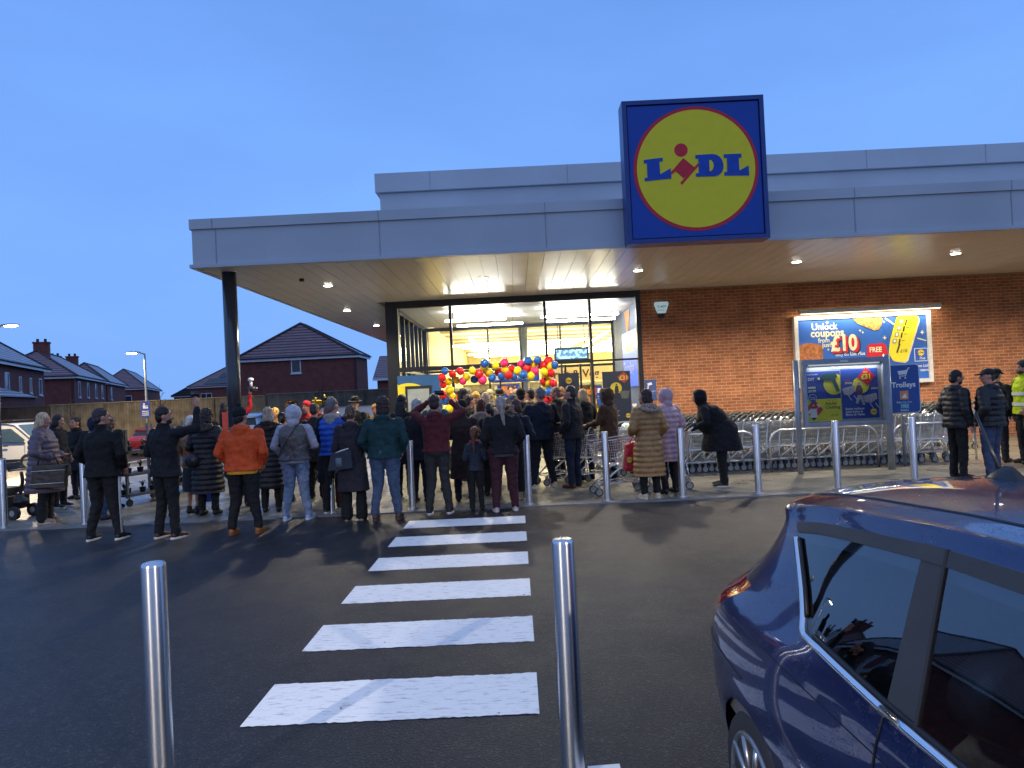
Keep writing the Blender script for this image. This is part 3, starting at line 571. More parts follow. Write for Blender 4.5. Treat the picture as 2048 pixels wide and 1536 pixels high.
b.disc(6.20,1.61,.026,y0-.009,y0-.006,6,16); b.prism([(6.17,1.58),(6.23,1.58),(6.27,1.50),(6.25,1.40),(6.16,1.40),(6.14,1.50)],y0-.009,y0-.006,9)
b.prism([(6.17,1.40),(6.25,1.40),(6.30,1.22),(6.26,1.22),(6.22,1.34),(6.17,1.24),(6.13,1.26)],y0-.009,y0-.006,8); b.text('Saving without\neven trying is\nMore to Value.',5.94,1.14,.058,y0-.005,2,bold=.02,space=.9)
logo(b,6.45,1.09,.06,y0-.003,(1,3,0),True,.001); b.build('poster',po,ca)
b=MB(); b.add([(CX0+.07,12.84,CZ0+.07),(CX1-.08,12.84,CZ0+.07),(CX1-.08,12.84,CZ1-.09),(CX0+.07,12.84,CZ1-.09)],[(0,1,2,3)]); b.build('pane',gl,ca)
b=MB(); b.box(5.30,12.855,1.965,6.58,12.875,1.985); b.build('light_strip',emit('case_strip_glow',(1,.97,.92),.45),ca)
l=area(5.94,12.86,1.955,1.25,.02,7,(1,.97,.92),R(-22),0,0,'case_strip_lamp'); l.parent=ca
# trolleys sign
ts=thing('trolley_sign','rounded blue sign reading Trolleys with white trolley symbol, beside the poster case','sign')
def rr(x0,z0,x1,z1,r,n=6):
    P=[]
    for cx,cz,a0 in ((x1-r,z1-r,0),(x0+r,z1-r,90),(x0+r,z0+r,180),(x1-r,z0+r,270)):
        for i in range(n+1): a=R(a0+90*i/n); P.append((cx+r*math.cos(a),cz+r*math.sin(a)))
    return P
b=MB(); b.prism(rr(6.93,1.03,7.51,1.91,.06),13.28,13.30,0); b.prism(rr(6.905,1.005,7.535,1.935,.08),13.30,13.33,1); b.build('panel',[mat('trolley_sign_blue',(.025,.09,.33),.4,var=.03),frm],ts)
b=MB(); b.tube([(7.22,13.36,.018),(7.22,13.36,1.9)],.03,14); b.build('post',gm,ts,True)
b=MB(); yy=13.275
b.text('Trolleys',7.22,1.50,.135,yy,0,align='CENTER',bold=.03); b.prism([(7.12,1.80),(7.29,1.82),(7.27,1.74),(7.14,1.73)],yy-.002,yy); b.prism([(7.29,1.82),(7.32,1.86),(7.35,1.86),(7.35,1.845),(7.325,1.845),(7.27,1.70),(7.14,1.70),(7.14,1.715),(7.26,1.715)],yy-.002,yy); b.disc(7.16,1.67,.016,yy-.002,yy,0,12); b.disc(7.26,1.67,.016,yy-.002,yy,0,12)
b.box(7.14,yy-.002,1.27,7.30,yy,1.43,1); b.prism([(7.17,1.30),(7.27,1.30),(7.25,1.38),(7.22,1.36),(7.19,1.33)],yy-.004,yy-.002,0); b.text('Baby Car Seat',7.22,1.205,.05,yy,0,align='CENTER')
b.box(7.15,yy-.002,1.0+.13-.03,7.30,yy,1.19-.02,2) if False else b.box(7.15,yy-.002,1.105,7.30,yy,1.19,2); b.text('Disabled',7.22,1.055,.045,yy,0,align='CENTER',bold=.02)
b.tube([(7.20,yy-.003,1.17),(7.205,yy-.003,1.145),(7.235,yy-.003,1.143),(7.25,yy-.003,1.12)],.004,5,0)
b.build('print',[wh,mat('sign_orange',(.70,.30,.12),.5),mat('sign_cyan',(.15,.45,.60),.5)],ts)
# hoop barriers
def hoop(x0,x1,y,lab,h=.80,r=.25):
    P=[(x0,y,.018),(x0,y,h-r)]+[(x0+r-r*math.cos(R(a)),y,h-r+r*math.sin(R(a))) for a in (20,40,60,80)]+[(x1-r+r*math.sin(R(a)),y,h-r+r*math.cos(R(a))) for a in (10,30,50,70)]+[(x1,y,h-r),(x1,y,.018)]
    tag(MB().tube(P,.022,12).build('hoop_barrier',steel,None,True),lab,'barrier','steel hoop barriers before the trolleys')
hoop(2.6,4.47,13.42,'steel hoop barrier left of the poster case, before the trolleys'); hoop(4.73,6.76,13.42,'steel hoop barrier behind the poster case posts'); hoop(7.05,8.14,13.42,'short steel hoop barrier beneath the blue Trolleys sign'); hoop(8.9,10.4,13.9,'steel hoop barrier behind the man in the flat cap')
# ---- shopping trolleys
chrome=mat('trolley_chrome',(.80,.81,.77),.15,1,var=.05); grip=mat('grip_grey',(.06,.065,.06),.45); tyre=mat('wheel_rubber',(.02,.02,.022),.6); hub=mat('wheel_grey',(.30,.31,.31),.5)
def W(b,pts,r,n=4): b.tube(pts,r*1.15 if r<.006 else r,n,0,False)
def basket_bm():
    b=MB(); L=lambda a,c,t:a+(c-a)*t
    xf,xr=-.50,.40; zf,zr=.86,.95; bf,brr=.50,.46; wf,wr=.20,.27; wbf,wbr=.17,.23
    top=lambda t,s:(L(xf,xr,t),s*L(wf,wr,t),L(zf,zr,t)); bot=lambda t,s:(L(xf+.08,xr-.03,t),s*L(wbf,wbr,t),L(bf,brr,t))
    for s in (-1,1):
        W(b,[top(0,s),top(1,s)],.008,6); W(b,[bot(0,s),bot(1,s)],.006,5)
        for i in range(24): t=i/23; W(b,[top(t,s),bot(t,s)],.0032)
        for q in (.2,.4,.6,.8): W(b,[[L(top(0,s)[k],bot(0,s)[k],q) for k in range(3)],[L(top(1,s)[k],bot(1,s)[k],q) for k in range(3)]],.0032)
    for i in range(9):
        u=-1+2*i/8; W(b,[(xf,wf*u,zf),(xf+.08,wbf*u,bf)],.003); W(b,[(xf+.08,wbf*u,bf),(xr-.03,wbr*u,brr)],.003); W(b,[(xr,wr*u,zr),(xr-.06,wbr*u,brr)],.003)
    for i in range(8): t=i/7; W(b,[bot(t,-1),bot(t,1)],.003)
    for e in (0,1): W(b,[top(e,-1),top(e,1)],.008,6)
    for q in (.25,.5,.75):
        W(b,[(L(xf,xf+.08,q),-L(wf,wbf,q),L(zf,bf,q)),(L(xf,xf+.08,q),L(wf,wbf,q),L(zf,bf,q))],.003)
    W(b,[(.32,-.24,.92),(.20,-.24,.62),(.20,.24,.62),(.32,.24,.92)],.005,5)
    for i in range(6): u=-.2+.08*i; W(b,[(.32,u,.92),(.20,u,.62)],.003)
    return b
def frame_bm():
    b=MB()
    for s in (-1,1):
        y=s*.23; yf=s*.19
        b.tube([(-.44,yf,.15),(-.28,yf,.28),(-.12,y,.42),(-.05,y,.445),(.05,y,.45),(.34,y,.45),(.385,y,.50),(.42,s*.265,.90),(.45,s*.265,.98),(.50,s*.265,1.02)],.0155,7)
        b.tube([(.40,y,.15),(.385,y,.30),(.36,y,.45)],.012,7); b.tube([(-.40,yf,.17),(.0,y,.215),(.40,y,.17)],.009,6)
    b.tube([(-.42,-.19,.17),(-.42,.19,.17)],.010,6); b.tube([(.38,-.23,.20),(.38,.23,.20)],.010,6); b.tube([(0,-.22,.215),(0,.22,.215)],.007,5); b.tube([(-.1,-.22,.43),(-.1,.22,.43)],.008,5)
    for i in range(5): y=-.15+.075*i; W(b,[(-.40,y*.9,.18),(.38,y,.20)],.0035)
    return b
def wheel_bms():
    b=MB(); 
    for a,r0,r1,mi in ((.012,.066,.0,0),(.0135,.050,.0,1)):
        b.tube([(0,-a,0),(0,a,0)],r0,18,mi)
    b.box(-.012,-.022,.0,.018,-.017,.085,1); b.box(-.012,.017,.0,.018,.022,.085,1); b.box(-.02,-.022,.075,.02,.022,.10,1)
    return b
tr0=None
def trolley(loc,rz,label,grp='shopping trolleys nested against the wall'):
    label=label.strip()
    global tr0
    if tr0: 
        c=copy_tree(tr0,loc,rz,label); c['group']=grp; return c
    t=thing('shopping_trolley',label,'trolley',loc,rz,grp)
    basket_bm().build('basket',chrome,t,True); frame_bm().build('frame',chrome,t,True)
    b=MB(); b.tube([(.50,-.27,1.02),(.50,.27,1.02)],.016,10,0); b.build('handle',grip,t,True)
    for s in (-1,1): MB().tube([(.36,s*.16,.93),(.42,s*.16,1.0),(.50,s*.16,1.06),(.56,s*.16,1.075)],[.012,.02,.022,.014],8,0).build('child_seat_grip',grip,t,True)
    wb=wheel_bms(); w0=None
    for x,y in ((-.44,-.19),(-.44,.19),(.40,-.23),(.40,.23)):
        if w0 is None: w0=wb.build('wheel',[tyre,hub],t,False,(x,y,.066))
        else: w=w0.copy(); COL.objects.link(w); w.location=(x,y,.066)
    tr0=t; return t
ORD='first second third fourth fifth sixth seventh eighth ninth tenth eleventh twelfth thirteenth fourteenth fifteenth sixteenth seventeenth eighteenth nineteenth twentieth twenty-first twenty-second twenty-third twenty-fourth twenty-fifth twenty-sixth twenty-seventh twenty-eighth twenty-ninth thirtieth'.split()
rows=[('front row',13.98,1.75,8.05),('second row',14.62,1.62,8.1),('third row',15.26,1.9,8.25),('back row',15.92,7.2,9.6)]
for nm_,y,x0,x1 in rows:
    n=int((x1-x0)/.245)
    for i in range(n):
        x=x0+.45+i*.245+random.uniform(-.008,.008)
        px_=x+.5
        near=('behind the tan-coat woman' if x<2.6 else 'behind the stooping woman in black' if x<3.6 else 'left of the poster case' if x<4.9 else 'behind the poster case' if x<6.7 else 'below the Trolleys sign' if x<7.4 else 'at the right end by the puffer-jacket men')
        trolley((x,y+random.uniform(-.012,.012),.018), random.uniform(-.012,.012), 'chrome trolley, %s from the entrance end in the %s of the nested bay'%(ORD[i],nm_))
trolley((1.66,11.62,.018),R(8),'free-standing chrome trolley with a red shopping bag hung inside','loose shopping trolleys')
trolley((2.40,11.96,.018),R(-6),'chrome trolley that the stooping woman in black leans on','loose shopping trolleys')
trolley((.80,13.25,.018),R(25),'chrome trolley mostly hidden between the navy-jacket man and bearded man','loose shopping trolleys')
trolley((1.35,13.0,.018),R(10),'chrome trolley pushed by the woman in the brown fur-hooded parka','loose shopping trolleys')
# red shopping bag hanging in the trolley
bg_=thing('shopping_bag','red shopping bag with yellow panel and round emblem, hanging on the loose trolley','bag',(1.86,11.28,.40),R(5))
b=MB(); b.prism([(-.22,.02),(.17,0),(.24,.10),(.20,.36),(.06,.50),(-.17,.44)],-.08,.08); o=organic(b.build('sack',mat('red_bag_plastic',(.62,.03,.05),.35,bump=.5,bs=14),bg_),.014,2,.03,.06)
b=MB(); b.prism([(-.05,.10),(.08,.0+.03),(.14,.20),(.02,.40),(-.08,.34)],-.098,-.088); b.build('yellow_panel',mat('bag_yellow',(.75,.42,.02),.5,var=.4,vs=40),bg_)
b=MB(); logo(b,-.14,.20,.045,-.096,(0,1,2),True,.001); b.build('emblem',[yl,rd,blue],bg_)
b=MB(); b.tube([(-.12,-.05,.44),(-.06,-.06,.56),(0,-.05,.47)],.008,6); b.build('handle',rd,bg_,True)
bb=thing('shopping_bag','pale pink crumpled bag hanging beside the red bag on the trolley','bag',(2.08,11.24,.45),0)
b=MB(); b.prism([(-.05,0),(.07,.02),(.08,.18),(.0,.33),(-.05,.20)],-.04,.04); organic(b.build('sack',mat('pink_bag',(.62,.36,.28),.5,bump=.5,bs=14),bb),.012,2,.03,.05); b=MB(); b.tube([(0,0,.30),(-.02,0,.42),(.03,0,.46)],.006,6); b.build('handle',mat('pink_strap',(.6,.4,.32),.5),bb,True)
# ---- balloon arch
ba=thing('balloon_arch','arch of red, yellow, blue and pink balloons at the store entrance','balloon arch',(0,17.6,0))
BC=[mat('balloon_red',(.60,.012,.015),.14,coat=.6,var=.05),mat('balloon_yellow',(.80,.62,.01),.14,coat=.6,var=.05),mat('balloon_blue',(.012,.10,.42),.14,coat=.6,var=.05),mat('balloon_pink',(.72,.03,.16),.14,coat=.6,var=.05)]
bme={}
def balloon(p,ci,r):
    if ci not in bme:
        b=MB(); rs=[]
        for i in range(1,12):
            a=PI*i/12; rs.append([(math.sin(a)*math.cos(2*PI*j/20)*(1-.10*math.cos(a)*-1*.6),math.sin(a)*math.sin(2*PI*j/20)*(1+.06*math.cos(a)),-math.cos(a)*1.12) for j in range(20)])
        b.rings(rs); b.tube([(0,0,-1.10),(0,0,-1.24)],[.05,.10],8); o=b.build('balloon',BC[ci],ba,True); bme[ci]=o
    else: o=bme[ci].copy(); COL.objects.link(o)
    o.location=p; o.scale=(r,r,r); o.rotation_euler=(random.uniform(-.9,.9),random.uniform(-.9,.9),random.uniform(0,6))
# px-measured centre line in metres (x, z)
seq=[(-1.80,1.95,0),(-1.66,1.80,1),(-1.82,2.12,0),(-1.68,2.02,1),(-1.55,2.20,0),(-1.72,2.28,2),(-1.44,2.05,1),(-1.32,2.26,0),(-1.20,2.12,1),(-1.30,2.02,3),(-1.05,2.26,1),(-1.02,2.05,2),(-.90,2.18,0),(-.80,2.02,3),(-.74,2.30,1),(-.70,2.42,2),(-.62,2.20,1),(-.55,2.05,2),(-.46,2.35,1),(-.40,2.20,0),(-.34,2.08,2),(-.24,2.42,3),(-.22,2.24,1),(-.12,2.10,0),(-.05,2.26,0),(.0,2.06,2),(.10,2.20,1),(.18,2.38,3),(.22,2.10,2),(.32,2.26,0),(.36,2.44,2),(.42,2.06,1),(.50,2.34,1),(.55,2.18,3),(.62,2.44,2),(.72,2.32,0),(.74,2.14,1),(.86,2.42,0),(.92,2.28,1),(1.02,2.30,2),(.80,2.02,1),(.94,2.10,0),(.88,1.88,1),(.76,1.90,0),(.96,1.86,0),(.70,1.72,1),(.84,1.66,2),(.94,1.50,0),(.80,1.44,0),(.72,1.30,2),(.88,1.22,1),(-1.74,1.55,2),(-1.58,1.50,0),(-1.56,1.34,0),(-1.44,1.26,0),(-1.50,1.12,1),(-1.36,1.10,0),(-1.66,1.34,1),(-1.62,1.06,2),(-1.48,.92,2),(-1.80,1.70,0),(-1.60,1.66,1)]
for i,(x,z,ci) in enumerate(seq):
    balloon((x*.985-.03+.02*math.sin(i*7), .14*math.sin(i*2.4), z*1.0+.06), ci, random.uniform(.088,.112))
# ---- flower rack
def plant(b,x,y,z,s=1,mi=0):
    for k in range(9):
        a=random.uniform(0,2*PI); l=random.uniform(.08,.16)*s; q=random.uniform(.2,.5)
        d=Vector((math.cos(a)*q,math.sin(a)*q,1)).normalized(); p=Vector((x,y,z)); sd=Vector((-math.sin(a),math.cos(a),0))*.012*s
        b.add([p-sd*.3,p+d*l*.5-sd,p+d*l+Vector((0,0,-.02)),p+d*l*.5+sd],[(0,1,2,3)],mi)
gr=[mat('leaf_green',(.05,.10,.035),.5,var=.4),mat('flower_cream',(.65,.62,.45),.6),mat('pot_black',(.02,.02,.02),.5)]
def rack(loc,rz,label,seed):
    random.seed(seed); t=thing('flower_rack',label,'plant trolley',loc,rz,'plant trolleys on the pavement')
    b=MB()
    for x in (-.55,.55):
        for y in (-.28,.28): MB().box(x-.02,y-.02,.16,x+.02,y+.02,1.45 if y>0 else 1.38).build('upright',mat('rack_steel',(.22,.23,.25),.35,.7),t)
    for z in (.18,.55,.95):
        b=MB(); b.box(-.55,-.30,z,.55,.30,z+.025); b.box(-.55,-.32,z,.55,-.30,z+.05); b.build('shelf',mat('rack_shelf',(.06,.06,.065),.5),t)
    for x in (-.48,.48):
        for y in (-.24,.24): b=MB(); b.tube([(x,y-.015,.07),(x,y+.015,.07)],.065,16); b.tube([(x,y,.07),(x,y,.18)],.012,6); b.build('castor',tyre,t)
    return t
for loc,rz,lab,sd in (((-7.05,13.2,.018),R(70),'plant trolley with potted bulbs between the striped-trouser man and the phone-raising man',3),((-7.0,14.6,.018),R(80),'second plant trolley with cream flowers, behind the first plant trolley',5)):
    t=rack(loc,rz,lab,sd)
    for z in (.205,.575,.975):
        for i in range(5):
            x=-.42+i*.21; p=Matrix.Rotation(rz,3,'Z')@Vector((x,random.uniform(-.1,.1),z)); 
            o=MB(); o.tube([(0,0,0),(0,0,.09)],[.045,.06],12,2); plant(o,0,0,.08,1.1,0); plant(o,0,0,.10,.9,0)
            for q in range(4): o.ell((random.uniform(-.05,.05),random.uniform(-.05,.05),.15+random.uniform(0,.07)),(.014,.014,.014),1,6,4)
            o=o.build('potted_plant',gr,None,False,(loc[0]+p.x,loc[1]+p.y,loc[2]+p.z)); tag(o,'%s potted bulb from the street end, on the %s shelf of the %s plant trolley'%(ORD[i],{.205:'lowest',.575:'middle',.975:'top'}[z],'front' if sd==3 else 'rear'),'potted plant','potted plants on the plant trolleys')
random.seed(11)
st=thing('folding_stand','blue folding stand with thin chrome feet between brown jacket and long black puffer','stand',(-5.35,12.0,.018))
b=MB(); b.prism([(-.10,.12),(.12,.12),(.12,.75),(-.06,.75)],-.02,.02); b.build('panel',mat('stand_blue',(.015,.05,.25),.5),st)
b=MB(); b.tube([(-.18,-.1,.0),(-.10,0,.16),(.14,0,.16),(.24,-.1,0),(-.18,-.1,.0)],.008,6); b.build('feet',chrome,st,True)
rs=tag(MB().box(-5.66,13.6,1.0,-5.50,13.63,1.62).build('red_board',mat('orange_red_board',(.80,.09,.05),.4,em=(.8,.09,.05),es=.12)),'upright orange-red board at the left of the dark column','board')
MB().box(-5.60,13.632,.018,-5.56,13.65,1.1).build('board_stake',black,rs)
# mobility scooter at the far left
ms=thing('mobility_scooter','black mobility scooter cut off by the left edge, behind the leftmost bollard','mobility scooter',(-8.75,12.0,.018),R(-10))
b=MB(); b.box(-.25,-.25,.42,.22,.25,.52); b.box(-.30,-.25,.50,-.18,.25,1.0); o=organic(b.build('seat',mat('black_vinyl',(.02,.02,.022),.5),ms),.02,3)
b=MB(); b.box(-.35,-.22,.15,.30,.22,.40); b.ell((.32,0,.28),(.14,.12,.08)); b.tube([(.30,0,.3),(.38,0,.62),(.36,0,.78)],.03,10); organic(b.build('chassis',mat('scooter_black',(.015,.015,.018),.35),ms),.018,2)
b=MB(); b.box(.10,-.28,.62,.20,-.20,.86); b.tube([(.34,-.22,.82),(.34,.22,.82)],.018,8); b.build('armrest',black,ms)
for x,y,r in ((-.28,-.25,.13),(-.28,.25,.13),(.38,-.2,.11),(.38,.2,.11)):
    b=MB(); b.tube([(x,y-.035,r),(x,y+.035,r)],r,20); w_=b.build('wheel',tyre,ms); b=MB(); b.tube([(x,y-.037,r),(x,y+.037,r)],r*.45,12); b.build('hub',hub,w_)
# ---- street lamps
def lamp(loc,label,h,dirx,e=260,lit=True,lr=.055):
    t=thing('street_lamp',label,'street lamp',loc,0,'car park lamps')
    z=h; pm=mat('lamp_post_grey',(.35,.36,.36),.4,.3)
    b=MB(); b.tube([(0,0,0),(0,0,h)],[lr*1.3,lr*.8],14); b.tube([(0,0,h-.02),(dirx*.25,0,h+.05)],.03,8); b.build('pole',pm,t,True)
    b=MB(); b.ell((dirx*.55,0,h+.08),(.36,.16,.055)); hd=b.build('head',pm,t,True)
    b=MB(); b.ell((dirx*.60,-.02,h+.045),(.26,.13,.05)); b.build('lamp_glass',emit('street_lamp_glow',(1,.96,.86),22),hd,True)
    l=bpy.data.lights.new('lamp_light','SPOT'); l.spot_size=R(158); l.spot_blend=.35; l.energy=e*1.6; l.color=(1,.74,.38) if lit!=2 else (1,.90,.78); l.shadow_soft_size=.14; o=bpy.data.objects.new('lamp_light',l); COL.objects.link(o); o.location=(dirx*.60,0,h-.12); o.parent=t
    return t
lamp((-17.75,34,-.55),'lit lamp post with head to the left, in front of the fence','street lamp' and 4.95,-1,220)
lamp((-19.4,26.5,-.3),'street lamp at the left edge with only its lit head showing',5.35,1,1900)
lamp((-7.5,-9,0),'lamp post in the car park behind the viewer',6.5,-1,4300,2)
lamp((7.5,-8,0),'lamp post in the car park behind the viewer, toward the blue car',6.5,1,3200,2)
ps=thing('parking_sign','small blue parking sign with white figure symbols on the lamp post','sign')
PX=-17.75
b=MB(); b.box(PX-.22,33.86,1.35,PX+.22,33.88,2.10,0); b.build('panel',mat('parking_blue',(.02,.06,.36),.4),ps)
b=MB(); b.disc(PX-.05,1.98,.045,33.85,33.858,0,12); b.prism([(PX-.11,1.92),(PX+.02,1.92),(PX+.04,1.76),(PX-.10,1.76)],33.85,33.858); b.disc(PX+.09,1.88,.03,33.85,33.858,0,12); b.prism([(PX+.05,1.84),(PX+.14,1.84),(PX+.13,1.76),(PX+.05,1.76)],33.85,33.858)
for k in range(3): b.box(PX-.16,33.85,1.62-.09*k,PX+.16,33.858,1.65-.09*k)
b.build('symbols',wh,ps)
# ---- fence
def fence(a,b_,ztop,label,tint,z0=-.55):
    a=Vector(a); b_=Vector(b_); d=(b_-a); L=d.length; ang=math.atan2(d.y,d.x)
    t=thing('fence',label,'fence',(a.x,a.y,0),ang)
    fm=brickmat('fence_boards',tint,tuple(x*.78 for x in tint),tuple(x*.35 for x in tint),.13,9,.006,.8,.5,.35)
    m=MB(); m.box(0,0,z0,L,.05,ztop-.04); m.build('boards',fm,t)
    m=MB(); m.box(0,-.04,ztop-.04,L,.09,ztop); m.build('capping_rail',mat('fence_cap',tuple(x*1.5 for x in tint),.7),t)
    n=int(L/2.4)
    for i in range(n+1):
        m=MB(); x=i*L/n; m.box(x-.05,-.06,z0,x+.05,-.003,ztop-.045); m.build('fence_post',mat('fence_post_wood',tuple(x*.5 for x in tint),.8),t)
fence((-46,33.0),(-24.1,36.5),2.16,'dark brown close-board fence behind the white van',(.085,.06,.038))
fence((-24.1,36.5),(-13.5,38.2),2.19,'pale close-board fence between the brown fence and the dark column',(.20,.165,.10))
fence((-13.5,38.2),(2,40.6),2.25,'greyish close-board fence right of the dark column, below the big house',(.15,.135,.10))
# ---- houses
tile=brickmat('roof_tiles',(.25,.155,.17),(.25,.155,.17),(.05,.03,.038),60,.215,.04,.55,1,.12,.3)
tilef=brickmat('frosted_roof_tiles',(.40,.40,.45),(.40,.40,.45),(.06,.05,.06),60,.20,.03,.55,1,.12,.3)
hb=brickmat('house_brick',(.24,.062,.05),(.19,.05,.042),(.09,.06,.05),.225,.075,.008,.85,.4,.2)
upvc=mat('white_upvc',(.70,.72,.76),.4); pane=mat('dark_window_pane',(.03,.04,.07),.08,var=.2); slate=mat('dark_slate',(.02,.022,.03),.6); solar=mat('solar_panel',(.012,.018,.035),.2)
def window(t,face,u,z,w,h,W_,n=1,arch=False):
    # face: 'front' (local y=0 plane, u along x) or 'side' (local x=W_ plane, u along y)
    f=MB(); p=MB(); F=(lambda a,d,c:(a,-d,c)) if face=='front' else (lambda a,d,c:(W_+d,a,c))
    def bx(m,u0,u1,z0,z1,d0,d1):
        P=[F(u0,d0,z0),F(u1,d1,z1)]; m.box(min(P[0][0],P[1][0]),min(P[0][1],P[1][1]),z0,max(P[0][0],P[1][0]),max(P[0][1],P[1][1]),z1)
    e_=.07
    bx(f,u-w/2,u+w/2,z,z+e_,.0,.05); bx(f,u-w/2,u+w/2,z+h-e_,z+h,.0,.05); bx(f,u-w/2-.05,u+w/2+.05,z-.09,z-.01,.0,.10)
    for k in range(n+1):
        c=u-w/2+e_/2+(w-e_)*k/n; bx(f,c-e_/2,c+e_/2,z+e_,z+h-e_,.0,.05)
    if n>1: bx(f,u-w/2+e_,u+w/2-e_,z+h*.5-.02,z+h*.5+.02,.0,.045)
    fr=f.build('window',upvc,t); bx(p,u-w/2+e_,u+w/2-e_,z+e_,z+h-e_,.0,.012); p.build('pane',pane,fr)
def house(x,y,ang,W_,L,eave,ridge,label,front=(),side=(),chim=(),hip=True,hipd=None,z0=-.6,tm=None,fascia=True,over=.35,sidetile=None):
    t=thing('house',label,'house',(x,y,0),ang)
    b=MB(); b.box(0,0,z0,W_,L,eave); b.build('wall',hb,t)
    o_=over; A=[(-o_,-o_),(W_+o_,-o_),(W_+o_,L+o_),(-o_,L+o_)]; hy=(hipd or min(W_/2+o_,L/2)) if hip else -o_
    r0=(W_/2,hy if hip else -o_,ridge); r1=(W_/2,L-hy if hip else L+o_,ridge); ez=eave+.02
    b=MB(); vs=[(px,py,ez) for px,py in A]+[r0,r1]
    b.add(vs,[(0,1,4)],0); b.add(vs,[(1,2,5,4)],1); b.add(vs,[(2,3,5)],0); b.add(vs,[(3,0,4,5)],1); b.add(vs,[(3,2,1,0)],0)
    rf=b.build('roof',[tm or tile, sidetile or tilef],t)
    b=MB()
    for p,q in ((vs[0],r0),(vs[1],r0),(vs[1],vs[1]),(r0,r1),(vs[2],r1)):
        if p!=q: b.tube([(p[0],p[1],p[2]+.03),(q[0],q[1],q[2]+.03)],.09,6)
    b.build('ridge_tiles',mat('ridge_dark',(.05,.035,.045),.6),rf)
    b=MB(); b.box(-o_,-o_-.02,ez-.22,W_+o_,-o_+.02,ez-.03); b.box(W_+o_-.02,-o_+.02,ez-.22,W_+o_+.02,L+o_,ez-.03); b.build('fascia_board',upvc,t)
    b=MB(); b.tube([(-o_,-o_-.08,ez-.0),(W_+o_+.06,-o_-.08,ez-.0),(W_+o_+.08,L+o_,ez-.0)],.06,6); b.tube([(W_-.15,-.06,ez-.1),(W_-.15,-.06,z0)],.04,6); b.build('gutter',slate,t)
    for (cx,cy,cw,ch) in chim:
        b=MB(); b.box(cx-cw/2,cy-.35,eave+.5,cx+cw/2,cy+.35,ch); b.box(cx-cw/2-.06,cy-.41,ch-.15,cx+cw/2+.06,cy+.41,ch); c_=b.build('chimney',hb,rf)
        b=MB()
        for k in (-.25,.25): b.tube([(cx+k*cw,cy,ch),(cx+k*cw,cy,ch+.3)],.12,10)
        b.build('chimney_pot',slate,rf)
    for a in front: window(t,'front',*a[:4],W_,*(a[4:] or (1,)))
    for a in side: window(t,'side',*a[:4],W_,*(a[4:] or (1,)))
    return t
ang=R(22)
def hloc(cx,cy,W_): # front-right corner -> origin
    return cx-W_*math.cos(ang), cy-W_*math.sin(ang)
hx_,hy_=hloc(-27.3,33.5,9); house(hx_,hy_,ang,9,20.6,5.0,8.6,'frosted-roof brick house at the left edge with a row of small windows','',[(11.0,3.15,.9,1.25),(14.0,3.2,.5,1.05),(16.6,3.2,.5,1.05),(19.3,3.1,.8,1.2),(8.5,3.1,.9,1.2)])
pl=thing('porch_roof','low frosted lean-to roof in front of the leftmost house','porch',(-30.2,37.0,0),ang)
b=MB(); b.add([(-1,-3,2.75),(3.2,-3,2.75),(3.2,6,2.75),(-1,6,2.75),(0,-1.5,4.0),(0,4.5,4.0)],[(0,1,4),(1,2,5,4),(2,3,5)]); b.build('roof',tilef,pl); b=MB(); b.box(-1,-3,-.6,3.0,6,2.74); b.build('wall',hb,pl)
hx_,hy_=hloc(-39.9,64,7.2); house(hx_,hy_,ang,7.2,17.5,5.0,7.65,'brick house with big chimney and four side windows, second in the left row',[],[(2.2,3.1,1.0,1.5),(6.6,3.1,1.0,1.5),(11.0,3.1,1.0,1.5),(15.0,3.1,1.0,1.5)],[(3.9,4.4,1.25,8.5)])
hx_,hy_=hloc(-46.9,81.3,5.4); house(hx_,hy_,ang,5.4,15,4.95,7.45,'brick house with twin chimneys directly behind the second house',[],[(3.0,3.0,1.0,1.5)],[(.9,-2.6,1.0,7.95),(2.2,-.9,1.1,8.0)])
hx_,hy_=hloc(-58.5,112,7); house(hx_,hy_,ang,7,24,5.0,8.3,'smaller brick house with a white double window, left of the lit lamp post',[(3.9,1.9,2.2,2.0,2)],[],[])
dh=house(-57,118,R(8),11,10,3.6,6.6,'dark slate-roofed house with small chimney behind the lamp post',hip=False,chim=((10.2,4.5,1.0,7.6),),tm=slate,sidetile=slate)
house(-50.6,110,R(2),9.6,12,4.75,8.3,'brick house with roof solar panels, just left of the dark column',[(2.5,2.2,1.7,1.5,2),(6.8,2.2,1.2,1.5)],[],[])
sp_=thing('solar_panels','dark solar panels on the roof left of the dark column','solar panels')
b=MB(); b.add([(-48.6,110.4,4.95),(-43.2,110.5,4.95),(-43.2,112.0,5.85),(-48.0,111.9,5.85)],[(0,1,2,3)]); b.add([(-46.8,112.0,5.9),(-44.8,112.1,5.9),(-44.8,113.4,6.75),(-46.6,113.3,6.75)],[(0,1,2,3)]); b.v=[Vector((p.x,p.y-.25,p.z+.18)) for p in b.v]; b.build('panel_array',solar,sp_)
house(-20.35,52,R(.5),8.75,3.9,5.0,7.6,'big plain brick house with plum hipped tile roof and one small window',[(4.3,3.85,.72,.98)],[],[],over=.2,hipd=1.3)
f_=house(-15.2,78,R(1),12,9,3.85,6.6,'low brick house with a roof dormer, partly behind the store corner',[(3.4,1.9,2.4,1.2,3),(7.2,1.9,1.2,1.3,2)],hip=False,tm=tile,sidetile=tile)
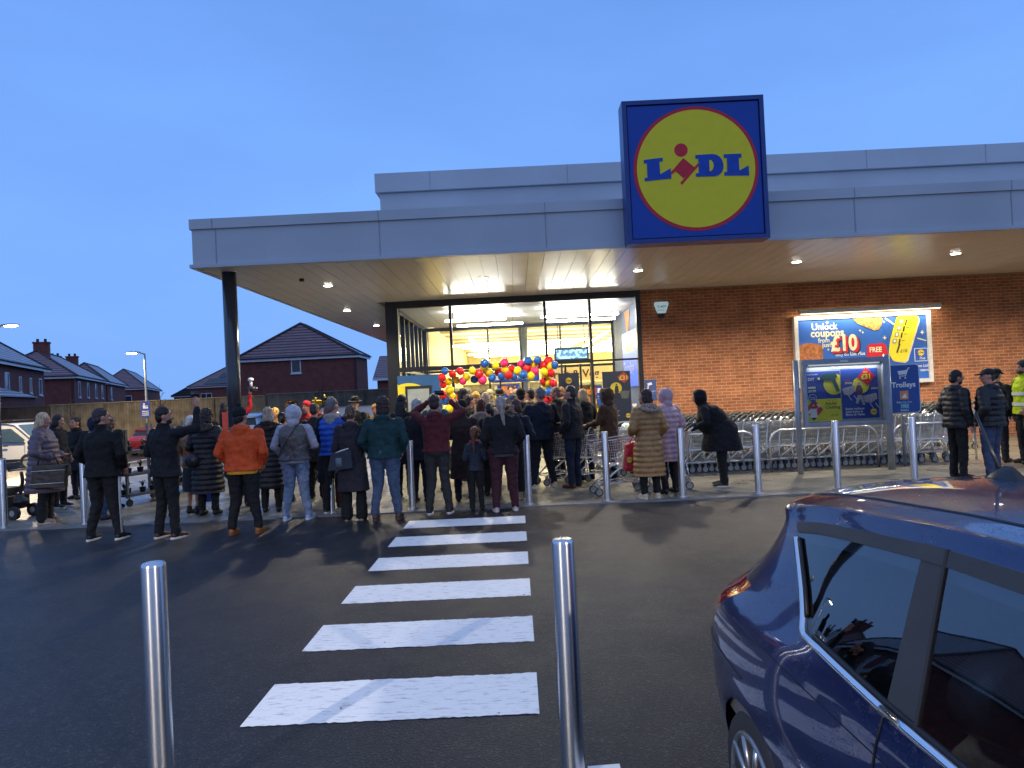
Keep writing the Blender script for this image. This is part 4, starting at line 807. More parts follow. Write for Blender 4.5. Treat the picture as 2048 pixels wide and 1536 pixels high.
# its tiled roof slope faces the viewer
for c in list(f_.children):
    if c.name.startswith(('roof','fascia','gutter')):
        for g_ in list(c.children): bpy.data.objects.remove(g_)
        bpy.data.objects.remove(c)
b=MB(); b.add([(-.4,-.5,3.85),(12.4,-.5,3.85),(12.4,4.5,6.6),(-.4,4.5,6.6),(-.4,9.5,3.85),(12.4,9.5,3.85)],[(0,1,2,3),(3,2,5,4)]); rf=b.build('roof',tile,f_)
b=MB(); b.box(-.4,-.54,3.62,12.4,-.5,3.84); b.build('fascia_board',upvc,f_)
b=MB(); b.box(4.2,.35,4.35,6.0,2.5,5.35,0); b.box(4.1,.25,5.35,6.1,2.8,5.43,1); b.box(4.35,.30,4.42,5.85,.345,5.30,1)
for k in range(2): b.box(4.48+k*.72,.28,4.55,5.02+k*.72,.298,5.2,2)
b.build('dormer',[hb,upvc,pane],f_)
b=MB(); b.add([(2.6,2.6,5.62),(7.0,2.6,5.62),(7.0,3.9,6.34),(2.6,3.9,6.34)],[(0,1,2,3)]); b.build('solar_array',solar,f_)
# ---- bare trees
bark=mat('bare_bark',(.05,.042,.035),.9,bump=.5,bs=30)
def tree(loc,h,label,seed,name='bare_tree',grp=None):
    random.seed(seed); t=thing(name,label,'tree',loc,0,grp); b=MB(); b.tube([(0,0,0),(.03,0,h*.35),(-.02,.02,h*.7),(0,0,h)],[.045,.035,.02,.004],7); b.build('trunk',bark,t,True)
    b=MB()
    def br(p,d,l,r,dep):
        q=p+d*l; b.tube([p,p+d*l*.5+Vector((random.uniform(-.03,.03),0,.0)),q],[r,r*.8,r*.5],5)
        if dep>0:
            for k in range(3):
                nd=(d+Vector((random.uniform(-.7,.7),random.uniform(-.7,.7),random.uniform(-.1,.6)))).normalized(); br(p+d*l*random.uniform(.4,1),nd,l*.6,r*.55,dep-1)
    for i in range(12):
        z=h*(.35+.5*i/12); a=i*2.4; br(Vector((0,0,z)),Vector((math.cos(a)*.8,math.sin(a)*.8,.7)).normalized(),h*.16*(1.2-i/14),.014,2)
    b.build('crown',bark,t); random.seed(11)
tree((-10.1,37.0,-.55),3.6,'thin bare sapling before the fence, under the big house',4)
tree((-22.3,35.4,-.55),3.4,'thin bare sapling by the fence, behind the smiling woman',6)
tree((-17.9,35.6,-.55),3.5,'thin bare sapling by the fence near the lit lamp post',9)
for i,(x,y,h) in enumerate(((-52,135,7.5),(-47,140,6.5),(-43.5,138,6.8))):
    tree((x,y,-1),h,['far bare tree showing just right of the dark slate roof','far bare tree between slate roof and solar-panel house','far bare tree beside the solar-panel house'][i],20+i,'far_tree')
# ================================================================ VEHICLES
def lerp(a,b,t): return a+(b-a)*t
def catmull(P,t):   # P list of tuples, t in [0,len-1]
    i=min(int(t),len(P)-2); f=t-i; p0=P[max(i-1,0)]; p1=P[i]; p2=P[i+1]; p3=P[min(i+2,len(P)-1)]
    return tuple(.5*((2*b)+(-a+c)*f+(2*a-5*b+4*c-d)*f*f+(-a+3*b-3*c+d)*f**3) for a,b,c,d in zip(p0,p1,p2,p3))
ST=[ # stations rear -> front; keys: sill bottom, sill, low, mid, shoulder, belt, rail, roof edge, roof, centre
 [(.18,.62,.24),(.09,.68,.34),(.04,.73,.50),(.04,.755,.70),(.09,.745,.86),(.24,.69,.975),(.42,.59,1.17),(.38,.54,1.265),(.34,.30,1.305),(.32,0,1.315)],
 [(.30,.76,.24),(.25,.80,.34),(.22,.83,.50),(.22,.84,.68),(.28,.82,.86),(.48,.76,.985),(.54,.650,1.215),(.50,.60,1.295),(.46,.32,1.338),(.45,0,1.35)],
 [(.62,.79,.24),(.60,.83,.34),(.58,.862,.50),(.60,.87,.66),(.76,.838,.85),(.97,.785,.968),(.66,.650,1.250),(.62,.600,1.315),(.60,.33,1.355),(.60,0,1.366)],
 [(1.02,.79,.22),(1.02,.82,.32),(1.02,.85,.50),(1.04,.855,.66),(1.10,.828,.83),(1.18,.792,.953),(.88,.648,1.285),(.84,.600,1.340),(.82,.33,1.378),(.82,0,1.388)],
 [(1.40,.79,.20),(1.40,.81,.30),(1.40,.835,.50),(1.40,.842,.66),(1.41,.822,.82),(1.42,.795,.935),(1.375,.643,1.325),(1.36,.598,1.372),(1.36,.33,1.405),(1.36,0,1.414)],
 [(1.52,.79,.20),(1.52,.81,.30),(1.52,.835,.50),(1.52,.842,.66),(1.52,.822,.82),(1.53,.795,.93),(1.455,.643,1.33),(1.44,.598,1.375),(1.44,.33,1.408),(1.44,0,1.417)],
 [(2.2,.79,.20),(2.2,.81,.30),(2.2,.83,.50),(2.2,.84,.66),(2.2,.82,.80),(2.2,.79,.90),(2.0,.635,1.33),(1.98,.59,1.38),(1.98,.33,1.415),(1.98,0,1.425)],
 [(2.75,.79,.20),(2.75,.81,.30),(2.75,.83,.50),(2.75,.835,.66),(2.78,.815,.78),(2.8,.78,.885),(2.35,.61,1.27),(2.3,.56,1.33),(2.27,.33,1.375),(2.26,0,1.385)],
 [(2.95,.79,.20),(2.95,.81,.30),(2.95,.84,.50),(2.95,.85,.66),(2.98,.82,.77),(3.0,.76,.87),(2.95,.68,.925),(2.88,.62,.955),(2.84,.33,1.0),(2.83,0,1.01)],
 [(3.5,.76,.22),(3.5,.80,.32),(3.5,.83,.50),(3.5,.83,.64),(3.5,.79,.73),(3.5,.72,.79),(3.45,.62,.84),(3.42,.5,.87),(3.4,.3,.90),(3.4,0,.91)],
 [(3.80,.62,.22),(3.88,.66,.32),(3.90,.68,.50),(3.88,.68,.62),(3.85,.66,.68),(3.82,.62,.71),(3.80,.55,.735),(3.79,.45,.75),(3.78,.28,.76),(3.78,0,.765)],
]
NK=10; SK=5; SS=[4,5,5,5,1,7,5,4,5,5]   # subdivisions
def car_grid():
    cols=[]; tags=[]
    for i in range(len(ST)-1):
        for j in range(SS[i]): cols.append(i+j/SS[i])
    cols.append(len(ST)-1)
    G=[]
    for c in cols:
        keys=[catmull([ST[i][k] for i in range(len(ST))],c) for k in range(NK)]
        ring=[]
        for k in range((NK-1)*SK+1): ring.append(catmull(keys,k/SK))
        # symmetric about the centre: flatten the last span
        G.append(ring)
    return cols,G
def build_car(loc,rz,label,paint,name='parked_car',scale=None,detail=True,grp=None,short=False,zs=1):
    t=thing(name,label,'car',loc,rz,grp,scale)
    cols,G=car_grid(); n=len(cols); K=len(G[0])
    glass=glassmat('car_glass',(.76,.83,.85),.30,.015,1.65) if detail else mat('car_glass_dark',(.012,.016,.02),.05)
    trim=mat('black_trim',(.018,.018,.02),.3); lightm=mat('tail_light_red',(.28,.006,.008),.08,coat=1); rub=mat('window_rubber',(.008,.008,.009),.5)
    body=MB(); gside_={-1:MB(),1:MB()}; gscr=MB(); pil_={-1:MB(),1:MB()}; tl={-1:MB(),1:MB()}; hub_x={'r':.63,'f':3.10}; RW=.318; HZ=.288
    for s in (-1,1):
        P=[[Vector((x,s*y,z*zs if z>.9 else z)) for x,y,z in ring] for ring in G]
        # wheel arches: snap vertices to the arch circle
        inside=[[False]*K for _ in range(n)]; gside=gside_[s]; pil=pil_[s]
        for i in range(n):
            for k in range(K):
                p=P[i][k]
                if k<=3.4*SK:
                    for hxx in hub_x.values():
                        d=math.hypot(p.x-hxx,p.z-HZ)
                        if d<RW*1.0: inside[i][k]=hxx
        for i in range(n-1):
            for k in range(K-1):
                q=[(i,k),(i+1,k),(i+1,k+1),(i,k+1)]
                ins=[inside[a][b] for a,b in q]
                if all(ins): continue
                vs=[]
                for (a,b),h_ in zip(q,ins):
                    p=P[a][b].copy()
                    if h_:
                        d=Vector((p.x-h_,0,p.z-HZ)); d= d.normalized() if d.length>1e-4 else Vector((0,0,1)); p=Vector((h_+d.x*RW,p.y,HZ+d.z*RW))
                    vs.append(p)
                kk=k/SK; c=cols[i]
                if s==1: vs=vs[::-1]
                tgt=body
                if 5<=kk<6 and kk>5.75 and 2<=c<7 and not detail: tgt=pil
                elif 5<=kk<6:
                    if 3<=c<4 or 5<=c<7: tgt=gside
                    elif 4<=c<5: tgt=pil
                    elif 2<=c<3: tgt=gside
                if kk>=7 and 7<=c<8: tgt=gscr
                if 0<=c<.8 and 3.15<=kk<4.9: tgt=tl[s]
                tgt.add(vs,[(0,1,2,3)])
    # rear hatch / bumper
    K0=[Vector(p) for p in G[0]]; m=18; gr_=MB()
    def rp(k,u):  # u -1..1
        x,y,z=K0[k]; bul=.14 if k/SK<3.5 else .10; bul*= 1 if k/SK<6.5 else max(0,(7.2-k/SK)/.7)
        return Vector((x-bul*(1-abs(u)**2.2), y*u, z*zs if z>.9 else z))
    kmax=7*SK
    for k in range(kmax):
        for j in range(m):
            u0=-1+2*j/m; u1=-1+2*(j+1)/m; kk=k/SK
            tgt=body
            if 5.0<=kk<6.6 and abs((u0+u1)/2)<.86: tgt=gr_
            elif 3.15<=kk<4.9 and abs((u0+u1)/2)>.80: tgt=tl[-1 if u0<0 else 1]
            tgt.add([rp(k,u1),rp(k,u0),rp(k+1,u0),rp(k+1,u1)],[(0,1,2,3)])
    # spoiler/roof closing strip
    for j in range(m):
        u0=-1+2*j/m; u1=-1+2*(j+1)/m
        def top(u):
            k=7*SK+int(round((1-abs(u))*2*SK)); p=G[0][min(k,K-1)]; return Vector((p[0],math.copysign(p[1],u) if abs(u)>0 else 0,p[2]*zs))
        body.add([rp(kmax,u1),rp(kmax,u0),top(u0),top(u1)],[(0,1,2,3)])
    # front closing
    F=[Vector(p) for p in G[-1]]
    for k in range(K-1):
        for j in range(8):
            u0=-1+2*j/8; u1=-1+2*(j+1)/8
            f=lambda k,u:Vector((F[k].x+.12*(1-u*u)*(1-k/K),F[k].y*u,F[k].z))
            body.add([f(k,u0),f(k,u1),f(k+1,u1),f(k+1,u0)],[(0,1,2,3)])
    def fin(mb,name,mt,par=t,merge=True):
        o=mb.build(name,mt,par,True); bm=bmesh.new(); bm.from_mesh(o.data); bmesh.ops.remove_doubles(bm,verts=bm.verts,dist=.0008); bm.to_mesh(o.data); bm.free()
        for p in o.data.polygons: p.use_smooth=True
        return o
    bo=fin(body,'body',paint)
    for s in (-1,1): fin(gside_[s],'side_window',glass); fin(pil_[s],'door_pillar',mat('pillar_trim_black',(.030,.033,.038),.55))
    0; fin(gscr,'windscreen',glass); fin(gr_,'rear_window',glass)
    for s in (-1,1): fin(tl[s],'tail_light',lightm)
    # wheels
    wf=MB(); wf.tube([(0,-.10,0),(0,.10,0)],.30,36); 
    for hx0 in hub_x.values():
        for s in (-1,1):
            w=MB(); y=s*.745
            prof=[(-.10,.19),(-.10,.262),(-.07,.285),(.07,.285),(.10,.262),(.10,.19)]
            w.rings([[(hx0+r*math.cos(2*PI*j/36),y+a,HZ+r*math.sin(2*PI*j/36)) for j in range(36)] for a,r in prof],0,True)
            wo=w.build('wheel',tyre,t,True)
            w=MB(); w.tube([(hx0,y+s*.085,HZ),(hx0,y+s*.104,HZ)],.055,16)
            for k in range(10):
                a=2*PI*k/10; w.tube([(hx0+.04*math.cos(a),y+s*.10,HZ+.04*math.sin(a)),(hx0+.19*math.cos(a),y+s*.104,HZ+.19*math.sin(a))],.014,6)
            w.tube([(hx0+.195*math.cos(2*PI*k/30),y+s*.10,HZ+.195*math.sin(2*PI*k/30)) for k in range(31)],.012,6); w.build('rim',mat('alloy_rim',(.35,.36,.38),.3,.9),wo,True)
    b=MB()
    for hx0 in hub_x.values():
        for s in (-1,1): # arch liner
            rs=[[(hx0+.318*math.cos(R(a)),s*yy,HZ+.318*math.sin(R(a))) for yy in (.5,.80)] for a in range(-20,201,12)]
            for i in range(len(rs)-1): b.add([rs[i][0],rs[i][1],rs[i+1][1],rs[i+1][0]],[(0,1,2,3)])
            b.add([(hx0-.36,s*.5,.1),(hx0+.36,s*.5,.1),(hx0+.36,s*.5,.70),(hx0-.36,s*.5,.70)],[(0,1,2,3)])
    b.add([(.2,-.7,.22),(3.7,-.7,.22),(3.7,.7,.22),(.2,.7,.22)],[(0,1,2,3)]); b.build('wheel_liner',rub,t)
    if not detail: return t
    # chrome strips along the belt, black rubbers, upper door frame, shut lines
    gidx={c:i for i,c in enumerate(cols)}
    def line(k,c0,c1,s,off=.006): return [Vector((G[i][k][0],s*(G[i][k][1]+off),G[i][k][2]+off*.2)) for i,c in enumerate(cols) if c0<=c<=c1]
    chr_=mat('chrome_strip',(.80,.82,.85),.12,1,var=.03)
    for s in (-1,1):
        up=[Vector((G[gidx[2]][k][0],s*(G[gidx[2]][k][1]+.006),G[gidx[2]][k][2])) for k in range(6*SK-1,5*SK,-1)]
        b=MB(); L1=up+line(5*SK,2,4,s)
        for _ in range(3):
            L2=[L1[0]]
            for a_,c_ in zip(L1[:-1],L1[1:]): L2+=[a_.lerp(c_,.25),a_.lerp(c_,.75)]
            L1=L2+[L1[-1]]
        b.tube(L1[:-1]+[L1[-1]],[.006]+[.013]*(len(L1)-2)+[.014],8); b.tube(line(5*SK,4,7.8,s)[0:1]+line(5*SK,4.02,7.9,s),.014,8); b.build('chrome_strip',chr_,t,True)
        b=MB(); b.tube([p+Vector((0,-s*.004,.017)) for p in line(5*SK,2.2,7,s,.0)],.007,6); b.tube([p+Vector((.020,-s*.0,0.004)) for p in up],.008,6); b.build('window_rubber',rub,t,True)
        # B pillar plate and shut lines
        b=MB(); vs=[]
        for k in range(0,5*SK+1): vs.append(Vector((G[gidx[4]][k][0]-.0,s*(G[gidx[4]][k][1]+.0008),G[gidx[4]][k][2])))
        sh=[Vector((p.x-.10*max(0,(.70-p.z))**1.2,p.y,p.z)) for p in vs]
        b.tube(sh,.0035,5); b.tube(line(int(3.2*SK),.25,2.0,s,.001),.003,5); b.tube(line(int(4.0*SK),1.2,6.8,s,.0008),.0016,4); b.build('door_gap',rub,t)
    for s in (-1,1):
        b=MB(); A=[];B_=[]
        for i,c in enumerate(cols):
            if 2<=c<=7:
                p=G[i][6*SK]; q=G[i][6*SK-1]; f=.62; A.append(Vector((p[0],s*(p[1]+.003),p[2]))); B_.append(Vector((lerp(p[0],q[0],f),s*(lerp(p[1],q[1],f)+.004),lerp(p[2],q[2],f))))
        for i in range(len(A)-1): b.add([A[i],A[i+1],B_[i+1],B_[i]] if s<0 else [B_[i],B_[i+1],A[i+1],A[i]],[(0,1,2,3)])
        b.build('window_frame',mat('pillar_trim_black',(.030,.033,.038),.55),t,True)
        # fixed-window edge band on the glass, and inner pillar band before the front door
        b=MB(); b.tube([p+Vector((.0,s*.002,.0)) for p in [Vector((G[gidx[5]][k][0]+.012,s*G[gidx[5]][k][1],G[gidx[5]][k][2])) for k in range(5*SK,6*SK+1)]],.006,5); b.build('pillar_seal',rub,t)
    # roof ditch lines
    for s in (-1,1):
        b=MB(); b.tube(line(7*SK+2,.2,7,s,.0)[0:]and[Vector((p.x,p.y,p.z+.001)) for p in line(7*SK+2,.3,7,s,0)],.004,5); b.build('roof_seam',trim,t)
    # antenna
    b=MB(); b.rings([[(.84+lx*f,ly*f*.9,1.372+h_) for lx,ly in ((.09,0),(.05,.022),(-.05,.03),(-.10,.018),(-.12,0),(-.10,-.018),(-.05,-.03),(.05,-.022))] for f,h_ in ((1,0),(.85,.02),(.5,.045),(.2,.06))]); an=b.build('aerial_base',trim,t,True)
    b=MB(); b.tube([(.80,0,1.41),(.745,0,1.50),(.69,0,1.605)],[.0075,.006,.005],10); b.build('aerial_whip',trim,an,True)
    # lining
    b=MB()
    for s in (-1,1):
        for i in range(n-1):
            for k in range(K-1):
                kk=k/SK; c=cols[i]
                if kk<2 or (5<=kk<5.75 and 2<=c<7) or (kk>=7 and 7<=c<8) or c>8 or c<.2: continue
                q=[(i,k),(i+1,k),(i+1,k+1),(i,k+1)]; b.add([Vector((G[a][e][0],s*G[a][e][1]*.965,G[a][e][2]-.018)) for a,e in q],[(0,1,2,3)])
    fin(b,'interior_lining',mat('headliner_grey',(.10,.10,.11),.8))
    b=MB(); b.add([(.5,-.66,.42),(2.9,-.66,.42),(2.9,.66,.42),(.5,.66,.42)],[(0,1,2,3)]); b.box(2.55,-.68,.45,2.95,.68,.86); b.build('cabin_floor',mat('cabin_dark',(.015,.015,.017),.7),t)
    seatm=mat('seat_fabric',(.05,.052,.06),.8,var=.3,vs=30,bump=.3)
    for (x,y,w_,rear) in ((2.05,-.36,.25,0),(2.05,.36,.25,0),(1.12,0,.60,1)):
        b=MB(); b.box(x-.25,y-w_,.42,x+.25,y+w_,.58); b.rings([[(x-.20-.16*f,y-w_*(1-.15*f*f),.55+.52*f),(x-.10-.16*f,y-w_*(1-.15*f*f)*.8,.55+.52*f),(x-.10-.16*f,y+w_*(1-.15*f*f)*.8,.55+.52*f),(x-.20-.16*f,y+w_*(1-.15*f*f),.55+.52*f)] for f in (0,.3,.6,.85,1)]); so=organic(b.build('seat',seatm,t),.025,4)
        for yy in ((y,) if not rear else (-.34,.34)):
            b=MB(); b.ell((x-.34,yy,1.17),(.045,.125,.085)); b.tube([(x-.33,yy-.05,1.02),(x-.335,yy-.05,1.14)],.006,6); b.tube([(x-.33,yy+.05,1.02),(x-.335,yy+.05,1.14)],.006,6); b.build('headrest',seatm,so,True)
    b=MB(); b.tube([(2.42+.06*math.sin(a*PI/12),.36*-1+.17*math.cos(a*PI/12),.90+.15*math.sin(a*PI/12)) for a in range(25)],.015,8); b.build('steering_wheel',trim,t,True)
    b=MB(); b.ell((2.35,0,1.30),(.02,.11,.035)); b.build('inside_mirror',trim,t,True)
    b=MB(); b.rings([[(1.10+.0,-.30+.13*math.cos(q*PI/8),.80+.13*math.sin(q*PI/8)) for q in range(16)],[(1.28,-.30+.13*math.cos(q*PI/8),.84+.13*math.sin(q*PI/8)) for q in range(16)]]); b.build('rolled_coat',mat('grey_coat',(.16,.16,.15),.4,bump=.5,bs=20),so,True)
    for s in (-1,1):
        b=MB(); b.ell((2.62,s*.93,.98),(.09,.13,.075)); b.box(2.58,min(s*.78,s*.84),.93,2.64,max(s*.78,s*.84),.97); b.build('door_mirror',paint,t,True)
        b=MB(); b.tube([(1.52,s*.835,.78),(1.56,s*.862,.785),(1.70,s*.862,.785),(1.74,s*.835,.78)],.011,8); b.build('door_handle',paint,t,True)
    b=MB(); b.box(-.155,-.26,.62,-.135,.26,.73); b.build('number_plate',mat('plate_yellow',(.7,.55,.05),.4),t)
    return t
def paintmat(name,c,fl=.25):
    m=mat(name,c,.30,fl,var=.04,vs=3,coat=1,bump=0)
    return m
navy=mat('wet_navy_car_paint',(.002,.012,.085),.30,.5,var=.10,vs=2.0,coat=1)
t_=navy.node_tree; b_=t_.nodes['Principled BSDF']; b_.inputs['Coat Roughness'].default_value=.03
tcn=N(t_,'ShaderNodeTexCoord'); vo=N(t_,'ShaderNodeTexVoronoi'); vo.inputs['Scale'].default_value=150; t_.links.new(tcn.outputs['Object'],vo.inputs['Vector'])
rp_=N(t_,'ShaderNodeMapRange'); rp_.inputs[1].default_value=.0; rp_.inputs[2].default_value=.30; rp_.inputs[3].default_value=1; rp_.inputs[4].default_value=0; t_.links.new(vo.outputs['Distance'],rp_.inputs[0])
nn=N(t_,'ShaderNodeTexNoise'); nn.inputs['Scale'].default_value=5; t_.links.new(tcn.outputs['Object'],nn.inputs['Vector']); r5=N(t_,'ShaderNodeMapRange'); r5.inputs[1].default_value=.44; r5.inputs[2].default_value=.58; t_.links.new(nn.outputs['Fac'],r5.inputs[0])
ml=N(t_,'ShaderNodeMath',operation='MULTIPLY'); t_.links.new(rp_.outputs[0],ml.inputs[0]); t_.links.new(r5.outputs[0],ml.inputs[1])
bp_=N(t_,'ShaderNodeBump'); bp_.inputs['Strength'].default_value=.8; bp_.inputs['Distance'].default_value=.004; t_.links.new(ml.outputs[0],bp_.inputs['Height']); t_.links.new(bp_.outputs[0],b_.inputs['Coat Normal'])
# near car: break point of the chrome strip at local (1.42,-.795,.935) stands at world (.86,1.76)
CH=R(-90+3)
def carplace(lx,ly,wx,wy,h):
    c,s=math.cos(h),math.sin(h); return (wx-(lx*c-ly*s), wy-(lx*s+ly*c), 0)
build_car(carplace(1.42,-.80,.865,1.76,CH),CH,'wet dark blue hatchback with chrome window strip, close to the viewer',navy,'parked_car')
build_car((-18.4,36.6,-.55),R(180+180),'black car parked by the fence, seen past the striped-trouser man',paintmat('black_car_paint',(.01,.013,.02)),detail=False,grp='cars parked by the fence',zs=1.0)
build_car((-18.5,34.9,-.55),R(90),'red car parked by the fence, left of the phone-raising man',paintmat('red_car_paint',(.22,.012,.018)),detail=False,grp='cars parked by the fence')
build_car((-13.2,33.8,-.55),R(90),'light blue car roof showing right of the column, behind the bobble hat',paintmat('ice_blue_car_paint',(.22,.34,.50)),detail=False,grp='cars parked by the fence',scale=(1.05,1.1,1.32))
build_car((-16.4,35.1,-.55),R(90),'dark car between the red car and the column',paintmat('dark_car_paint',(.02,.03,.06)),detail=False,grp='cars parked by the fence',scale=(1,1,1.08))
# vans
def van(loc,rz,label,paint,rack=True,scale=(1,1,1)):
    t=thing('parked_van',label,'van',loc,rz,'vans in the car park',scale)
    prof=[(0,.40),(0,1.35),(.10,1.88),(.35,1.95),(3.2,1.95),(3.55,1.88),(4.25,1.28),(4.75,1.12),(4.95,.90),(4.98,.40)]
    b=MB(); b.rings([[(x,y*sc_,lerp(.4,z,1)) for x,z in prof] for y,sc_ in ((-.86,1),(-.93,.995),(-.95,.99),(.95,.99),(.93,.995),(.86,1))]); o=b.build('body',paint,t)
    m=o.modifiers.new('bv','BEVEL'); m.width=.06; m.segments=3
    sharpen(o,50)
    for s in (-1,1):
        y=s*.945; b=MB(); P=[(2.95,1.18),(2.86,1.72),(3.42,1.74),(4.02,1.25),(3.95,1.16)]; b.prism(P,min(y,y+s*.012),max(y,y+s*.012)); b.build('side_window',mat('van_glass',(.05,.09,.14),.06),t)
        b=MB()
        for x in (2.78,3.98): b.box(x,min(y,y+s*.004),.45,x+.012,max(y,y+s*.004),1.16)
        b.box(.2,min(y,y+s*.004),1.12,2.78,max(y,y+s*.004),1.13); b.box(.1,min(y,y+s*.02),.36,4.4,max(y,y+s*.02),.46); b.build('door_gap',black,t)
        for x in (2.45,3.05): b=MB(); b.box(x,min(y,y+s*.03),1.0,x+.2,max(y,y+s*.03),1.04); b.build('door_handle',black,t)
    b=MB(); b.add([(3.60,-.80,1.86),(3.60,.80,1.86),(4.22,.84,1.33),(4.22,-.84,1.33)],[(0,1,2,3)]); b.v=[p+Vector((.02,0,.02)) for p in b.v]; b.build('windscreen',mat('van_glass',(.05,.09,.14),.06),t)
    for x in (.85,4.1):
        for s in (-1,1): b=MB(); b.tube([(x,s*.80,.33),(x,s*.96,.33)],.33,28); w_=b.build('wheel',tyre,t); b=MB(); b.tube([(x,s*.80,.33),(x,s*.965,.33)],.20,20); b.build('rim',hub,w_)
    if rack:
        b=MB()
        for s in (-1,1): b.tube([(.2,s*.7,2.08),(3.3,s*.7,2.08)],.02,6)
        for i in range(7): x=.3+i*.48; b.tube([(x,-.7,2.07),(x,.7,2.07)],.014,6); b.tube([(x,-.7,1.95),(x,-.7,2.08)],.014,6); b.tube([(x,.7,1.95),(x,.7,2.08)],.014,6)
        b.build('roof_rack',black,t)
    return t
vw=mat('white_van_paint',(.60,.62,.65),.3,coat=.6,var=.03)
van((-24.4,30.6,-.55),R(-4),'white van with roof rack at the left edge, before the brown fence',vw)
van((-6.5,35.2,-.55),R(182),'pale van behind the crowd, below the big plain house',mat('pale_blue_van_paint',(.45,.55,.68),.3,coat=.6),False)
# ================================================================ PEOPLE
SK_=dict(l=(.50,.27,.20),m=(.40,.21,.15))
def skinm(c='#c79078'): return mat('skin',c,.5,var=.08,vs=20,spec=.4)
def cloth(c,kind='cloth',rough=.85): return mat({'cloth':'woven_cloth','puff':'quilted_nylon','knit':'knitted_wool','leather':'soft_leather','denim':'denim_cloth'}[kind],c,{'puff':.55,'leather':.42}.get(kind,rough),var=.18 if kind!='denim' else .28,vs={'denim':9}.get(kind,14),bump={'puff':.45,'leather':.4}.get(kind,.35),bs={'puff':26,'leather':30,'cloth':45,'knit':90,'denim':60}[kind],bd=.012)
def hairm(c): return mat('hair',tuple(x*1.5 for x in col(c)),.55,var=.45,vs=55,bump=.8,bs=110,kind='hair',bd=.006)
ARM={'down':((.245,-.02,1.14),(.25,.06,.90),(0,.15,-1)),
 'pocket':((.268,-.065,1.15),(.205,.10,.98),(-.3,.5,-.8)),
 'front':((.285,.0,1.14),(.10,.24,1.12),(-1,.3,.1)),
 'hip':((.27,-.03,1.15),(.19,.20,1.06),(-.4,.8,.1)),
 'raise':((.33,.22,1.46),(.27,.30,1.74),(-.1,.1,1)),
 'raise2':((.36,.20,1.50),(.17,.36,1.66),(-.5,.2,.8)),
 'high':((.30,.15,1.62),(.26,.22,1.92),(0,.1,1)),
 'stoop':((.25,.10,1.22),(.19,.36,1.27),(0,1,-.1)),
 'push':((.25,.06,1.15),(.20,.34,1.10),(0,1,-.1)),
 'fwd':((.26,.16,1.20),(.16,.34,1.36),(-.3,.6,.6))}
